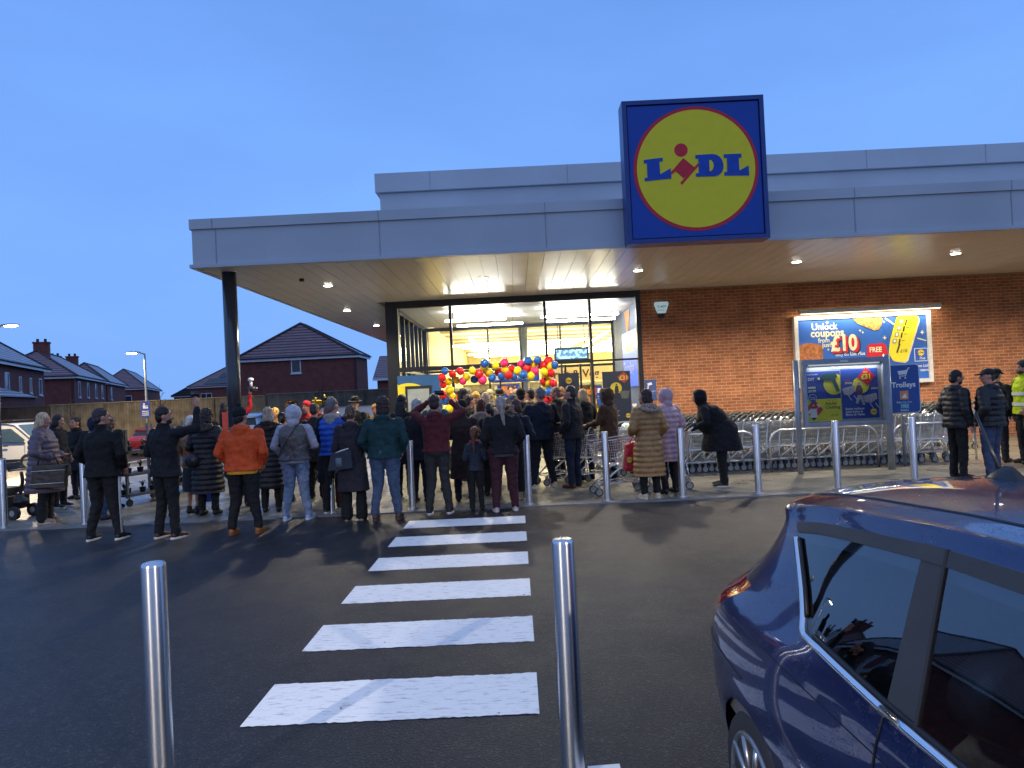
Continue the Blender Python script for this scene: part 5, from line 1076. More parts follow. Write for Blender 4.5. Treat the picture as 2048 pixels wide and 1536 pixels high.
def person(label,X,Y,h,rot=0,look=0,w=1.0,fem=False,top='#15161a',kind='cloth',hem=.88,slv=None,arms=('down','down'),hood=None,hoodc=None,fur=None,
           legs='#101114',lk='cloth',lw=1.0,skirt=None,shoes='#0c0c0d',sole=None,boot=0,hair='short',hc='#1c1512',hat=None,hatc='#0c0c0e',skin='#c79078',glasses=False,beard=None,
           lean=0,child=False,tee=None,stripes=False,badge=False,hivis=False,far=False,collar=None,strap=None,stride=0,flare=0,deep=1.0,z=.018,scarf=None,nose=True,grp='people gathered in front of the store'):
    if Y<10.93: z=.0 if Y<10.7 else .02
    s=h/1.78
    t=thing('person',label,'person',(X,Y,z),R(rot),grp); t.scale=(s,s,s)
    hs=1.22 if child else 1.0
    if fem: shw=.168*w
    else: shw=.188*w
    if child: shw*=.92
    def bt(p):
        p=Vector(p)
        if not lean or p.z<=.88: return p
        a=-R(lean)*min(1,(p.z-.88)/.18); q=p-Vector((0,0,.92)); return Matrix.Rotation(a,3,'X')@q+Vector((0,0,.92))
    hc0=Vector((0,.01,1.50))
    rl=Matrix.Rotation(R(look),3,'Z'); nd=Matrix.Rotation(-R(random.uniform(1,10)),3,'X')@Matrix.Rotation(R(random.uniform(-5,5)),3,'Y')
    def ht(p):
        p=Vector(p); q=(p-hc0)*hs
        if lean: q=Matrix.Rotation(R(lean*.75),3,'X')@q
        q=rl@(nd@q)+hc0; return bt(q)
    def mb(f=None):
        m=MB(); m.tf=f or bt; return m
    vox=.016 if far else .011
    # --- body, one continuous surface
    b=mb(ht)
    b.ell((0,.005,1.655),(.074,.094,.112),0,18,12); b.ell((0,.035,1.585),(.055,.062,.052),0,14,9)
    if nose: b.cap((0,.095,1.655),(0,.116,1.625),.010,.016,8)
    b.ell((0,.094,1.592),(.024,.012,.010),0,8,6); b.ell((.034,.088,1.625),(.02,.014,.016),0,8,6); b.ell((-.034,.088,1.625),(.02,.014,.016),0,8,6)
    for q in (-1,1): b.ell((q*.077,-.002,1.64),(.012,.022,.033),0,8,6)
    b.tf=bt; b.cap((0,-.015,1.42),(0,.0,1.59),.060,.055)
    b.ell((0,0,1.27),(shw*.85,.10*w,.21)); b.ell((0,0,1.0),(.145*w,.10*w,.16)); b.cap((-shw*.85,0,1.41),(shw*.85,0,1.41),.055,.055)
    hipx=.085*w; fx=.105*(w*.6+.4)+stride*.5
    for q in (-1,1):
        st_=q*stride
        b.cap((q*hipx,0,.95),(q*(hipx+.01),.015,.50),.075,.05); b.cap((q*(hipx+.01),.015,.50),(q*fx,-.01+st_*.3,.10),.048,.034); b.cap((q*fx,-.01+st_*.3,.06),(q*(fx+.012),.12+st_*.3,.045),.036,.03)
    hands=[]
    for q,a in zip((-1,1),arms):
        e,wr,hd=ARM[a]; sh=Vector((q*shw*.95,0,1.42)); wx=(shw-.188)
        e=Vector((q*(e[0]+wx*1.0),e[1],e[2])); wr=Vector((q*(wr[0]+wx*.8),wr[1],wr[2])); hd=Vector((q*hd[0],hd[1],hd[2])).normalized()
        b.cap(sh,e,.048,.038,10); b.cap(e,wr,.037,.026,10); hands.append((sh,e,wr))
        sd=hd.cross(Vector((0,0,1)) if abs(hd.z)<.8 else Vector((1,0,0))).normalized() if a not in('down',) else Vector((0,1,0))
        nn_=hd.cross(sd).normalized()
        pc=wr+hd*.055; b.cap(wr+hd*.02-sd*.012,wr+hd*.085-sd*.018,.024,.024,8); b.cap(wr+hd*.02+sd*.012,wr+hd*.085+sd*.018,.024,.022,8)
        for k,l in enumerate((.050,.060,.064,.054)):
            o_=sd*(.027*(k-1.5)); p0=wr+hd*.095+o_*.9; p1=p0+hd*l*.6+o_*.15; p2=p1+(hd*.75+nn_*.6*q).normalized()*l*.55; b.cap(p0,p1,.0095,.0088,6); b.cap(p1,p2,.0088,.0075,6)
        p0=wr+hd*.03-sd*.03; p1=p0+(hd*.6-sd*.75).normalized()*.045; b.cap(p0,p1,.012,.010,6); b.cap(p1,p1+(hd*.9-sd*.2).normalized()*.03,.010,.008,6)
    o=organic(b.build('body',skinm(skin),t),vox,2)
    if not far or abs(rot+look)>60:
        b=mb(ht)
        for q in (-1,1): b.ell((q*.030,.088,1.662),(.0125,.008,.0075),0,8,6)
        b.build('eyes',mat('eye_dark',(.02,.015,.012),.15),t,True)
        b=mb(ht); 
        for q in (-1,1): b.tube([(q*.014,.097,1.682),(q*.034,.094,1.687),(q*.052,.080,1.680)],.004,5)
        b.build('eyebrows',hairm(hc),t,True)
    # --- trousers / skirt
    pf=kind=='puff'; th=.016 if pf else 0
    b=mb()
    if skirt:
        b.rings([[(rx*math.cos(2*PI*i/28),ry*math.sin(2*PI*i/28)+.0,zz) for i in range(28)] for zz,rx,ry in ((1.08,.14*w,.11*w),(.95,.175*w,.13*w),(.65,.19*w,.15*w),(skirt[1],.20*w,.16*w))])
        organic(b.build('skirt',cloth(skirt[0]),t),vox+.002,2,.02,.12)
    else:
        rw=w*lw
        b.ell((0,-.01,.97),(.158*rw,.125*rw,.15))
        for q in (-1,1):
            st_=q*stride; hp=Vector((q*hipx,-.005,.93)); kn=Vector((q*(hipx+.01),.015,.50)); an=Vector((q*fx,-.012+st_*.3,.085 if not boot else .12))
            b.cap(hp,kn,.100*rw,.072*rw**.5); b.cap(kn,an+Vector((0,0,.05)),.072*rw**.5,.060+flare); b.cap(an+Vector((0,0,.06)),an,.060+flare,.062+flare)
        organic(b.build('trousers',cloth(legs,lk),t),vox+.001,1,.032,.065)
    if stripes:
        b=mb()
        for k in range(3): 
            xx=fx+.062; b.tube([(hipx+.098*w,-.02+.014*k,.92),(hipx+.085*w,.0+.014*k,.5),(xx+.002,-.02+.014*k,.10)],.0055,5)
        b.build('side_stripes',mat('white_stripe',(.7,.7,.7),.6),t,True)
    # --- shoes
    for q in (-1,1):
        st_=q*stride; b=mb(); x0=q*fx; y0=st_*.3
        b.ell((x0,-.03+y0,.052),(.043,.05,.052)); b.ell((x0+q*.006,.06+y0,.045),(.045,.09,.045)); b.ell((x0+q*.010,.125+y0,.038),(.044,.06,.036)); b.cap((x0,-.02+y0,.05),(x0,-.015+y0,.09+boot),.042,.048)
        so=organic(b.build('shoe',mat('shoe_leather',shoes,.45,var=.2,vs=20,bump=.2,bs=60),t),.009,2)
        if sole:
            b=mb(); b.rings([[(x0+q*(.008 if math.sin(2*PI*i/20)>0 else 0)+(.050+g_)*math.cos(2*PI*i/20),.045+y0+(.142+g_)*math.sin(2*PI*i/20),zz) for i in range(20)] for zz,g_ in ((.0,-.004),(.008,0),(.026,0),(.032,-.008))]); b.build('sole',mat('shoe_sole',sole,.6),so,True)
    # --- top garment
    rip=.10 if pf else 0
    b=mb(); prof=[(1.515,.070,.066,0),(1.485,.100,.078,-.004),(1.45,shw*.80,.095,-.006),(1.41,shw*1.02,.112,-.006),(1.33,shw*1.06,.125*w,-.005),(1.20,shw*1.0,.130*w,0),(1.08,shw*(.93 if not fem else .86),.128*w,.002),(.98,shw*.98,.135*w,0)]
    hz=hem; base=shw*1.0+.012
    if hz<.95: prof.append((hz if hz>.80 else .86,base+.012,.145*w,0))
    if hz<.80:
        for k in range(1,5):
            zz=.86+(hz-.86)*k/4; prof.append((zz,base+.012+.025*k/4*(1+flare*2),.150*w+.03*k/4,0))
    prof=[(zz,rx+th,(ry*(1+(deep*(1.1 if hem<.7 else 1)-1)*min(1,max(0,(1.50-zz)/.25))))+th,cy_) for zz,rx,ry,cy_ in prof]
    rs=[]; zt,zb=prof[0][0],prof[-1][0]; nst=int((zt-zb)/.018)
    for i in range(nst+1):
        zz=zt+(zb-zt)*i/nst
        for a in range(len(prof)-1):
            if prof[a][0]>=zz>=prof[a+1][0]-1e-6: break
        p,q_=prof[a],prof[a+1]; f=(p[0]-zz)/(p[0]-q_[0]); f=max(0,min(1,f)); rx=lerp(p[1],q_[1],f); ry=lerp(p[2],q_[2],f); cy_=lerp(p[3],q_[3],f)
        m_=1+(rip*(abs(math.sin(PI*zz/.085))-.62) if zz<1.46 else 0)
        rs.append([(math.copysign(abs(math.cos(2*PI*j/36))**.86,math.cos(2*PI*j/36))*rx*m_,cy_+math.copysign(abs(math.sin(2*PI*j/36))**.92,math.sin(2*PI*j/36))*ry*m_,zz) for j in range(36)])
    b.rings(rs)
    def sleeves(b,extra=0):
        for (sh,e,wr),a in zip(hands,arms):
            ws=.85+.15*w
            b.cap(sh+Vector((0,0,-.01)),e,(.072+th+extra)*ws,(.060+th+extra)*ws,14,rip*1.1,.085); b.cap(e,wr+(e-wr).normalized()*.01,(.060+th+extra)*ws,(.043+th+extra),14,rip*1.1,.085)
    if slv is None: sleeves(b)
    hoodin = hood=='down' and not hoodc
    def hooddown(b):
        b.ell((0,-.085,1.475),(.125,.062,.062),0,16,9); b.ell((0,-.105,1.42),(.085,.045,.075),0,14,9); b.ell((-.075,-.02,1.50),(.05,.08,.035),0,10,7); b.ell((.075,-.02,1.50),(.05,.08,.035),0,10,7)
    def hoodup(b):
        tf=b.tf; b.tf=ht; hr=1.0
        b.rings([[(rx*math.cos(2*PI*j/24)*1.0,y,1.652+zz+rz_*math.sin(2*PI*j/24)) for j in range(24)] for y,rx,rz_,zz in ((-.135,.03,.04,-.01),(-.125,.070,.085,-.005),(-.09,.100,.120,0),(-.03,.112,.138,.0),(.03,.108,.135,-.003),(.065,.100,.125,-.006),(.078,.088,.112,-.01))]); b.cap((0,-.03,1.50),(0,-.02,1.60),.09,.095); b.tf=tf
    if hoodin: hooddown(b)
    if hood=='up' and not hoodc: hoodup(b)
    if collar: b.rings([[(rx*math.cos(2*PI*j/20),-.01+ry*math.sin(2*PI*j/20),zz) for j in range(20)] for zz,rx,ry in ((1.45,.10,.09),(1.50,.085,.08),(1.555,.080,.078))])
    organic(b.build('puffer_coat' if pf and hem<.7 else 'coat' if hem<.7 else 'jacket',cloth(top,kind),t),vox+.001,1,.034 if not pf else .020,.085)
    if slv is not None: b=mb(); sleeves(b,-.004); b.cap((-shw*.7,0,1.42),(shw*.7,0,1.42),.06,.06); organic(b.build('sleeves',cloth(slv),t),vox+.001,1,.03,.06)
    if hood and hoodc:
        b=mb(); (hooddown if hood=='down' else hoodup)(b); organic(b.build('hood',cloth(hoodc),t),vox,1,.026,.06)
    if fur:
        b=mb(ht if hood=='up' else bt)
        if hood=='up': b.tube([(.100*math.cos(2*PI*j/22),.075,1.648+.128*math.sin(2*PI*j/22)) for j in range(23)],.026,8)
        else: b.tube([(.125*math.cos(R(a)),-.10+.12*max(0,-math.sin(R(a)))*-1+(.03 if abs(math.cos(R(a)))>.8 else -.03),1.47+.045*math.sin(R(a))) for a in range(-10,371,20)],.032,8); b.ell((0,-.13,1.49),(.12,.035,.045))
        organic(b.build('fur_trim',mat('fake_fur',fur,.9,var=.5,vs=40,bump=1,bs=90,bd=.02),t),.009,1,.05,.02)
    if tee: b=mb(); b.rings([[(rx*math.cos(2*PI*j/28),ry*math.sin(2*PI*j/28),zz) for j in range(28)] for zz,rx,ry in ((hem+.06,shw*.86,.115*w),(hem-.01,shw*.95,.135*w),(hem-.05,shw*.94,.136*w))]); organic(b.build('shirt_hem',cloth(tee),t),.012,2,.012,.06)
    if hivis:
        b=mb()
        for zz in (1.18,1.0): b.rings([[((shw*1.045+.012)*math.cos(2*PI*j/36),(.137*w+.014)*math.sin(2*PI*j/36),z_) for j in range(36)] for z_ in (zz,zz+.055)],0,False)
        for (sh,e,wr) in hands: d=(e-sh); b.tube([sh+d*.45,sh+d*.65],.078,14); d=wr-e; b.tube([e+d*.35,e+d*.55],.066,14)
        b.build('reflective_bands',mat('reflective_silver',(.62,.66,.68),.3,var=.05),t,True)
    if badge: b=mb(); b.tube([(-shw-.085,0,1.30),(-shw-.10,0,1.30)],.035,20); b.build('round_badge',mat('badge_white',(.5,.5,.5),.6),t)
    if scarf: b=mb(); b.tube([(.085*math.cos(2*PI*j/16),.0+.075*math.sin(2*PI*j/16),1.50) for j in range(17)],.030,8); organic(b.build('scarf',cloth(scarf,'knit'),t),.01,2,.02,.04)
    if strap:
        b=mb(); n=20; pts=[]
        for i in range(n+1):
            f=i/n; a=-PI/2+0; zz=lerp(1.455,strap[1],f); xx=lerp(-.10,shw+.0,f)*strap[2]; yy=-(.118*w+th+.02)*math.sqrt(max(.05,1-(xx/(shw*1.12+th))**2)); pts.append((xx,yy,zz))
        pts=[(-.11*strap[2],.0,1.50)]+pts; 
        for f in (0,): 
            vs=[]; 
            for p in pts: vs+= [(p[0],p[1],p[2]+.012),(p[0],p[1],p[2]-.012)]
            b.add(vs,[(2*i,2*i+1,2*i+3,2*i+2) for i in range(len(pts)-1)])
        b.build('strap',mat('strap_black',strap[0],.6),t)
    # --- hair and hats
    if hood!='up' and hair!='bald':
        b=mb(ht); big=.0 if hair!='curly' else .012; amp=.022
        b.ell((0,-.014,1.690),(.083+big,.097+big,.092+big),0,18,12); b.ell((0,-.047,1.632),(.077+big,.060+big,.085),0,14,9)
        if hair in('bob','long','curly'):
            for q in (-1,1): b.ell((q*.062,-.018,1.615),(.034,.066,.085))
            b.ell((0,-.055,1.575),(.088,.055,.085))
        if hair=='long':
            b.ell((0,-.085,1.50),(.10,.042,.17)); b.ell((0,-.10,1.42),(.085,.035,.14)); 
        if hair in('pony','ponylong'):
            L_=.30 if hair=='pony' else .40; b.ell((0,-.105,1.70),(.028,.03,.028)); b.cap((0,-.115,1.70),(0,-.155,1.62),.026,.036,8); b.cap((0,-.155,1.62),(.02,-.150,1.70-L_*.7),.036,.030,8); b.cap((.02,-.150,1.70-L_*.7),(.035,-.135,1.70-L_),.030,.010,8)
        if hair=='bun': b.ell((0,-.10,1.71),(.045,.045,.042))
        if hair=='curly': amp=.045
        organic(b.build('hair',hairm(hc),t),.010,2,amp,.022)
    if hair=='clip':
        b=mb(ht)
        for k in range(9): b.ell((random.uniform(-.035,.045),-.125,1.64+random.uniform(-.045,.05)),(.014,.016,.012),0,6,4)
        b.build('hair_clip',mat('amber_clip',(.35,.20,.08),.3,var=.6,vs=60),t,True)
    if beard: b=mb(ht); b.ell((0,.045,1.580),(.060,.062,.045)); organic(b.build('beard',hairm(beard),t),.009,1,.012,.02)
    if glasses:
        b=mb(ht)
        for q in (-1,1): b.tube([(q*.032+.022*math.cos(2*PI*j/14),.104,1.662+.017*math.sin(2*PI*j/14)) for j in range(15)],.003,5); b.tube([(q*.054,.102,1.666),(q*.078,.05,1.665),(q*.082,-.01,1.655)],.003,5)
        b.tube([(-.010,.106,1.665),(.010,.106,1.665)],.003,5); b.build('glasses',mat('glasses_black',(.01,.01,.012),.3),t,True)
    if hat and hood!='up':
        b=mb(ht); hm=cloth(hatc,'knit')
        if hat in('beanie','bobble'):
            b.ell((0,-.022,1.705),(.094,.108,.092),0,18,11); b.rings([[(.092*math.cos(2*PI*j/24),-.02+.106*math.sin(2*PI*j/24),zz) for j in range(24)] for zz in (1.655,1.71)])
            if hat=='bobble': b.ell((0,-.03,1.815),(.042,.042,.04)); b.ell((0,-.11,1.655),(.07,.03,.02)) if False else None
        elif hat in('cap','capback'):
            b.ell((0,-.018,1.705),(.092,.106,.075),0,18,11); sg_=1 if hat=='cap' else -1
            b.rings([[(x_*.085,sg_*(y_)-.0,zz) for x_,y_ in ((-1,.06),(-.8,.15),(0,.185),(.8,.15),(1,.06),(0,.02))] for zz in (1.682,1.700)])
        elif hat=='trilby':
            b.ell((0,-.01,1.715),(.155,.17,.016),0,24,5); b.rings([[(rx*math.cos(2*PI*j/24),-.01+ry*math.sin(2*PI*j/24),zz) for j in range(24)] for zz,rx,ry in ((1.71,.092,.105),(1.77,.088,.098),(1.815,.072,.078))])
        elif hat=='shako':
            b.rings([[(rx*math.cos(2*PI*j/24),-.01+rx*1.08*math.sin(2*PI*j/24),zz) for j in range(24)] for zz,rx in ((1.68,.092),(1.74,.105),(1.80,.118),(1.812,.10))]); b.rings([[(x_*.085,y_,zz) for x_,y_ in ((-1,.06),(-.8,.14),(0,.17),(.8,.14),(1,.06),(0,.02))] for zz in (1.682,1.695)])
        ho=organic(b.build('hat',hm,t),.009,2)
        if hat=='trilby': b=mb(ht); b.rings([[(.094*math.cos(2*PI*j/24),-.01+.106*math.sin(2*PI*j/24),zz) for j in range(24)] for zz in (1.722,1.745)],0,False); b.build('hat_band',black,ho,True)
        if hat=='shako': b=mb(ht); b.rings([[(rx*math.cos(2*PI*j/24),-.01+rx*1.08*math.sin(2*PI*j/24),zz) for j in range(24)] for zz,rx in ((1.715,.103),(1.745,.110))],0,False); b.ell((0,.10,1.84),(.022,.022,.05)); b.build('hat_band',mat('hat_trim',(.6,.45,.05),.5),ho,True)
    return t
def carried(t,name,label,cat,parts):   # a bag or phone in the frame of the person carrying it, yet a thing of its own
    o=thing(name,label,cat,t.location,t.rotation_euler[2]); o.scale=t.scale
    for nm_,b,m,og in parts:
        x=b.build(nm_,m,o,True)
        if og: organic(x,.012,2,.015,.07)
    return o
BLK='#131418'; NAV='#161c2c'
def ph(t,p,label,cw=(0,0,1)):
    b=MB(); x,y,z=p; b.box(x-.075,y-.005,z-.037,x+.075,y+.005,z+.037); carried(t,'phone',label,'phone',[('case',b,mat('phone_black',(.01,.01,.012),.2),False)])
W_=True
# -------- left group
t=person('woman in mauve-grey knee-length puffer coat with blonde hair, holding a big dark tote',-7.55,11.26,1.76,-78,-5,1.12,True,'#6b5d66','puff',.50,deep=1.22,arms=('hip','hip'),hood='down',legs='#14161c',lw=1.0,flare=.02,shoes='#8a7a6c',sole='#b9ada0',hair='long',hc='#b59a78',skin='#c08d78',fur=None)
b=MB(); b.prism([(-.24,.0),(.24,-.02),(.27,.34),(-.20,.36)],-.075,.075); b.v=[Vector((.30+p.y,.18+p.x,.60+p.z)) for p in b.v]
b2=MB(); b2.tube([(.30,.02,.93),(.28,.06,1.14),(.30,.24,1.16),(.30,.34,.92)],.013,8)
b3=MB(); b3.box(.376,-.06,.66,.382,.42,.67); b3.box(.376,-.04,.86,.382,.44,.87)
carried(t,'tote_bag','large dark brown tote bag with pale stitching, on the arm of the blonde woman','bag',[('body',b,mat('dark_brown_leather',(.055,.042,.032),.5,bump=.4,bs=25),True),('handle',b2,mat('dark_brown_leather',(.055,.042,.032),.5,bump=.4,bs=25),False),('stitching',b3,frm,False)])
person('dark-haired woman in black coat beside the blonde puffer-coat woman',-8.45,13.0,1.71,-95,10,1.0,True,BLK,'cloth',.60,arms=('pocket','pocket'),hood='down',hair='long',hc='#1a1413',legs='#0e0f12',shoes='#141416',sole='#c4c4c4')
person('smiling dark-haired woman in black coat and ankle boots, facing the viewer',-8.85,14.2,1.64,160,0,1.0,True,BLK,'cloth',.62,arms=('front','front'),hair='bun',hc='#17110f',legs='#121622',boot=.06,collar=True,scarf='#15130f')
person('person in navy hood and blue jeans, half behind the striped-trouser man',-6.72,11.3,1.66,-25,0,1.0,False,'#2a3140','cloth',.90,arms=('pocket','pocket'),hood='up',hoodc='#161c33',legs='#28406a',lk='denim',shoes='#1a1a1c')
person('person with brown hair showing between navy hood and black fleece',-7.2,12.5,1.64,-5,0,1.0,True,'#22201f','cloth',.75,hair='bob',hc='#4a382c')
t=person('broad man in black fleece and track trousers with white side stripes, seen from behind',-5.66,9.64,1.80,-8,-38,1.28,False,'#08090c','cloth',.86,arms=('pocket','pocket'),hair='short',hc='#2b2420',legs='#15161a',lw=.98,stripes=True,shoes='#0c0d10',sole='#d8d4c8',collar=True,stride=.12)
t=person('bearded man in black jacket raising his phone, in brown shoes',-4.76,9.54,1.78,-24,-40,1.12,False,'#0d1118','cloth',.84,arms=('hip','raise'),hair='short',hc='#17110e',beard='#1d1512',legs='#101116',shoes='#4a2413',sole='#cfc8bc',collar=True,stride=.05,strap=((.01,.01,.012),.95,-1))
ph(t,(.20,.36,1.93),'phone held up by the bearded man in black')
person('older woman in tan leather jacket and dark mid-calf skirt',-5.30,11.5,1.60,-28,-20,1.05,True,'#8a5428','leather',.83,arms=('pocket','pocket'),skirt=('#26282c',.42),shoes='#0b0b0c',hair='short',hc='#b8b0a6',scarf='#3a2540',legs='#a0785f',boot=.03)
t=person('woman in long black puffer coat with grey-brown fur hood trim and thick dark hair',-4.96,11.28,1.70,-3,0,1.15,True,'#17151a','puff',.38,arms=('front','pocket'),hood='down',fur='#4c443f',hair='curly',hc='#2a1f1c',boot=.20,shoes='#0c0c0d',strap=((.05,.035,.02),1.02,-1))
b=MB(); b.ell((0,0,0),(.13,.06,.12)); b.v=[p+Vector((-.16,-.20,.93)) for p in b.v]
carried(t,'handbag','small black handbag on the back of the long black puffer coat','bag',[('body',b,mat('black_leather',(.012,.012,.014),.4),True)])
person('person in navy hood and navy puffer between the column and the orange hoodie',-4.75,12.1,1.60,-5,0,1.1,False,'#16233f','puff',.80,hood='up',arms=('front','front'),legs='#1d2c48',lk='denim')
person('large man in orange hoodie and black bobble hat, with tan boots',-3.74,9.61,1.72,-3,-12,1.32,False,'#d04e1c','knit',.90,arms=('pocket','pocket'),hood='down',hat='bobble',hatc='#0b0d14',hair='short',hc='#1b1614',legs='#101013',lw=.98,shoes='#96591f',sole='#7a4a20',boot=.06,tee='#d8962a',stride=.10,skin='#b8846a')
person('woman with long ash-blonde hair in a long black puffer coat',-3.96,11.3,1.68,3,10,1.12,True,'#15151b','puff',.42,hair='long',hc='#8f7c68',arms=('front','front'),boot=.2,fur='#3c322c',hood='down')
person('person with black hair in a clip, in front of the brass band',-4.10,12.4,1.57,0,0,1.0,True,BLK,'cloth',.6,hair='clip',hc='#0d0b0b')
t=person('person in grey gilet, white hood and very pale jeans with white-blue trainers',-3.33,10.56,1.71,-5,-5,1.22,False,'#5b5a57','leather',.93,slv='#a6a8b4',arms=('pocket','front'),hood='up',hoodc='#b8bac4',legs='#8192ad',lk='denim',lw=1.0,shoes='#a9c2e0',sole='#c6d6ea',tee='#9a9aa0',stride=.10,strap=((.01,.01,.012),1.0,-1))
person('person with brown hair in a brown jacket behind the white hood',-3.60,12.6,1.70,0,0,1.05,False,'#2a1f1a','cloth',.7,hair='short',hc='#3a2a22')
person('woman with ginger hair in a long black coat and rust trousers',-3.05,11.5,1.70,0,8,1.1,True,'#15161d','cloth',.45,hair='bob',hc='#6a2a14',arms=('front','front'),legs='#5a2a16',boot=.08)
person('grey-haired man in bright blue padded gilet with pale grey hood',-2.84,10.95,1.78,-8,-25,1.08,False,'#1450b8','puff',.90,slv='#10162a',arms=('front','front'),hood='down',hoodc='#9a968f',hair='short',hc='#5b5552',legs='#0e1016',shoes='#101114',sole='#c8c8c8',stride=.08)
t=person('woman in long charcoal parka with leopard claw clip in her brown hair',-2.42,10.30,1.67,2,-5,1.15,True,'#28242c','cloth',.46,hood='down',hair='clip',hc='#4a3a30',arms=('down','front'),legs='#0e0f14',flare=.03,lw=1.0,shoes='#1a1a1c',sole='#8a8378',strap=((.04,.03,.045),1.02,-1))
b=MB(); b.prism([(-.20,.0),(.18,.03),(.16,.30),(-.14,.27)],-.05,.05); b.v=[p+Vector((-.12,-.25,.80)) for p in b.v]
b2=MB(); b2.prism([(-.09,.06),(.0,.06),(.0,.20),(-.09,.20)],-.002,.0); b2.v=[p+Vector((-.10,-.306,.80)) for p in b2.v]
b3=MB(); b3.tube([(-.22,-.24,1.06),(-.12,-.26,1.10),(0,-.25,1.13)],.010,6)
carried(t,'shoulder_bag','dark navy canvas bag on the back of the charcoal parka','bag',[('body',b,mat('navy_canvas',(.025,.035,.05),.8,bump=.3),True),('patch',b2,mat('bag_patch',(.12,.17,.2),.7),False),('zip_edge',b3,frm,False)])
person('broad man in dark green hoodie, blue jeans and brown boots',-1.93,10.20,1.77,-2,0,1.25,False,'#12373a','knit',.90,arms=('pocket','pocket'),hood='down',hair='curly',hc='#2a1e19',legs='#43536d',lk='denim',lw=1.0,shoes='#4b2e22',sole='#5a4030',boot=.04,stride=.08)
person('person with long black hair just right of the green hoodie man',-1.98,12.2,1.78,-8,0,1.0,True,'#121216','cloth',.6,hair='long',hc='#100d0e')
person('grey-haired woman in black coat between the bollard and the maroon hoodie',-1.62,11.57,1.70,-15,-30,1.08,True,'#101218','cloth',.74,arms=('front','front'),hair='bob',hc='#8e8a84',legs='#0e0f14',boot=.1,scarf='#101114')
t=person('man in maroon hoodie filming over the crowd with both arms raised',-1.21,10.51,1.77,-4,0,1.08,False,'#561a20','knit',.93,arms=('raise2','raise2'),hood='down',hair='short',hc='#2a1b17',legs='#2c2b2c',lw=1.0,shoes='#141416',sole='#cfcac0',stride=.07,tee='#2a2522')
ph(t,(.0,.40,1.80),'phone held in both hands by the man in maroon')
person('person in long brown coat and black knitted hat',-.90,11.51,1.64,-3,0,1.22,True,'#31201a','cloth',.42,arms=('front','front'),hat='beanie',hatc='#0a0a0c',hair='short',hc='#151010',legs='#12172a',collar=True)
person('small girl with a very long brown ponytail and navy jacket',-.66,10.66,1.22,2,-10,.95,True,'#27303e','cloth',.88,child=True,arms=('hip','hip'),hair='ponylong',hc='#4a2a1c',legs='#101014',scarf='#a01848',grp='people gathered in front of the store')
person('woman in black top and maroon joggers with a grey-blonde ponytail',-.23,10.51,1.70,6,-5,1.30,True,'#0e0f12','knit',.90,arms=('pocket','pocket'),hair='ponylong',hc='#8a7d74',legs='#3c1520',lw=1.04,shoes='#bdb3ad',sole='#cdc6c0',tee='#3c3e42',stride=.05)
person('person with black ponytail between the brown coat and the black top',-.47,12.0,1.57,-5,25,1.0,True,'#0f1018','cloth',.7,hair='pony',hc='#0c0a0b',arms=('front','front'))
person('person with auburn hair and beige hood behind the brown coat',-.66,12.9,1.63,0,0,1.0,True,'#8a7a70','cloth',.8,hood='down',hair='curly',hc='#4a2018')
person('woman with smooth light-blonde hair and cream coat',-.58,13.6,1.75,0,0,1.0,True,'#a89684','cloth',.7,hood='down',hair='bob',hc='#a88e70')
person('woman in glasses with brown bob, looking back over her shoulder at the viewer',-.02,11.45,1.62,-20,128,1.1,True,'#10182a','cloth',.84,arms=('front','front'),hood='down',hair='bob',hc='#3a2620',glasses=True,skirt=('#0d0e12',.16),shoes='#8d7864',sole='#b0a090')
person('grey-haired man in front of the black beanie',-.05,12.9,1.70,0,0,1.05,False,'#101114','cloth',.7,hair='short',hc='#4f4b49')
person('big man with cropped grey hair in navy jacket and white trainers',.42,12.72,1.80,14,25,1.24,False,'#0f1626','cloth',.85,arms=('front','front'),hair='short',hc='#5f5a58',legs='#10141f',lk='denim',shoes='#c8beae',sole='#d4ccc0',stride=.16,strap=((.02,.02,.03),1.15,1))
person('man with ginger-grey beard and glasses in black jacket with round arm badge',.79,14.0,1.80,58,20,1.1,False,'#0d0f13','cloth',.70,arms=('front','front'),hood='down',hair='short',hc='#6a4c3a',beard='#7a5440',glasses=True,badge=True,legs='#101218',shoes='#4b5560',sole='#a8b4bc')
person('dark-haired man in black jacket, navy trousers and tan-brown shoes, facing left',.96,12.53,1.80,55,15,1.12,False,'#14161c','cloth',.80,deep=1.2,arms=('pocket','front'),hair='short',hc='#2d2623',legs='#161f36',shoes='#5c2c1a',collar=True,stride=.05)
person('blonde woman in dark green hooded parka and jeans',1.27,13.46,1.73,25,20,1.05,True,'#1b211d','cloth',.72,arms=('front','pocket'),hood='down',hair='bob',hc='#a48b60',legs='#16223c',lk='denim',boot=.16,shoes='#0b0b0c')
person('person in brown parka with pale fur-trimmed hood up, cross-body strap',1.65,12.9,1.72,48,10,1.12,True,'#4c3420','cloth',.60,arms=('push','push'),hood='up',fur='#8f8070',legs='#14161c',strap=((.01,.01,.012),.95,1))
person('woman in long tan puffer coat with cream fur hood, looking left',1.99,10.93,1.69,18,42,1.15,True,'#a07848','puff',.38,arms=('hip','pocket'),hood='down',fur='#b8a08c',hair='bob',hc='#2c1c17',legs='#0e0e12',shoes='#c2b39c',sole='#d0c4b0',boot=.05)
person('person in pale pink puffer coat with hood up and black boots',2.38,11.35,1.68,28,10,1.12,True,'#bf9aa0','puff',.56,arms=('front','pocket'),hood='up',legs='#0c0c10',boot=.22,shoes='#0b0b0c')
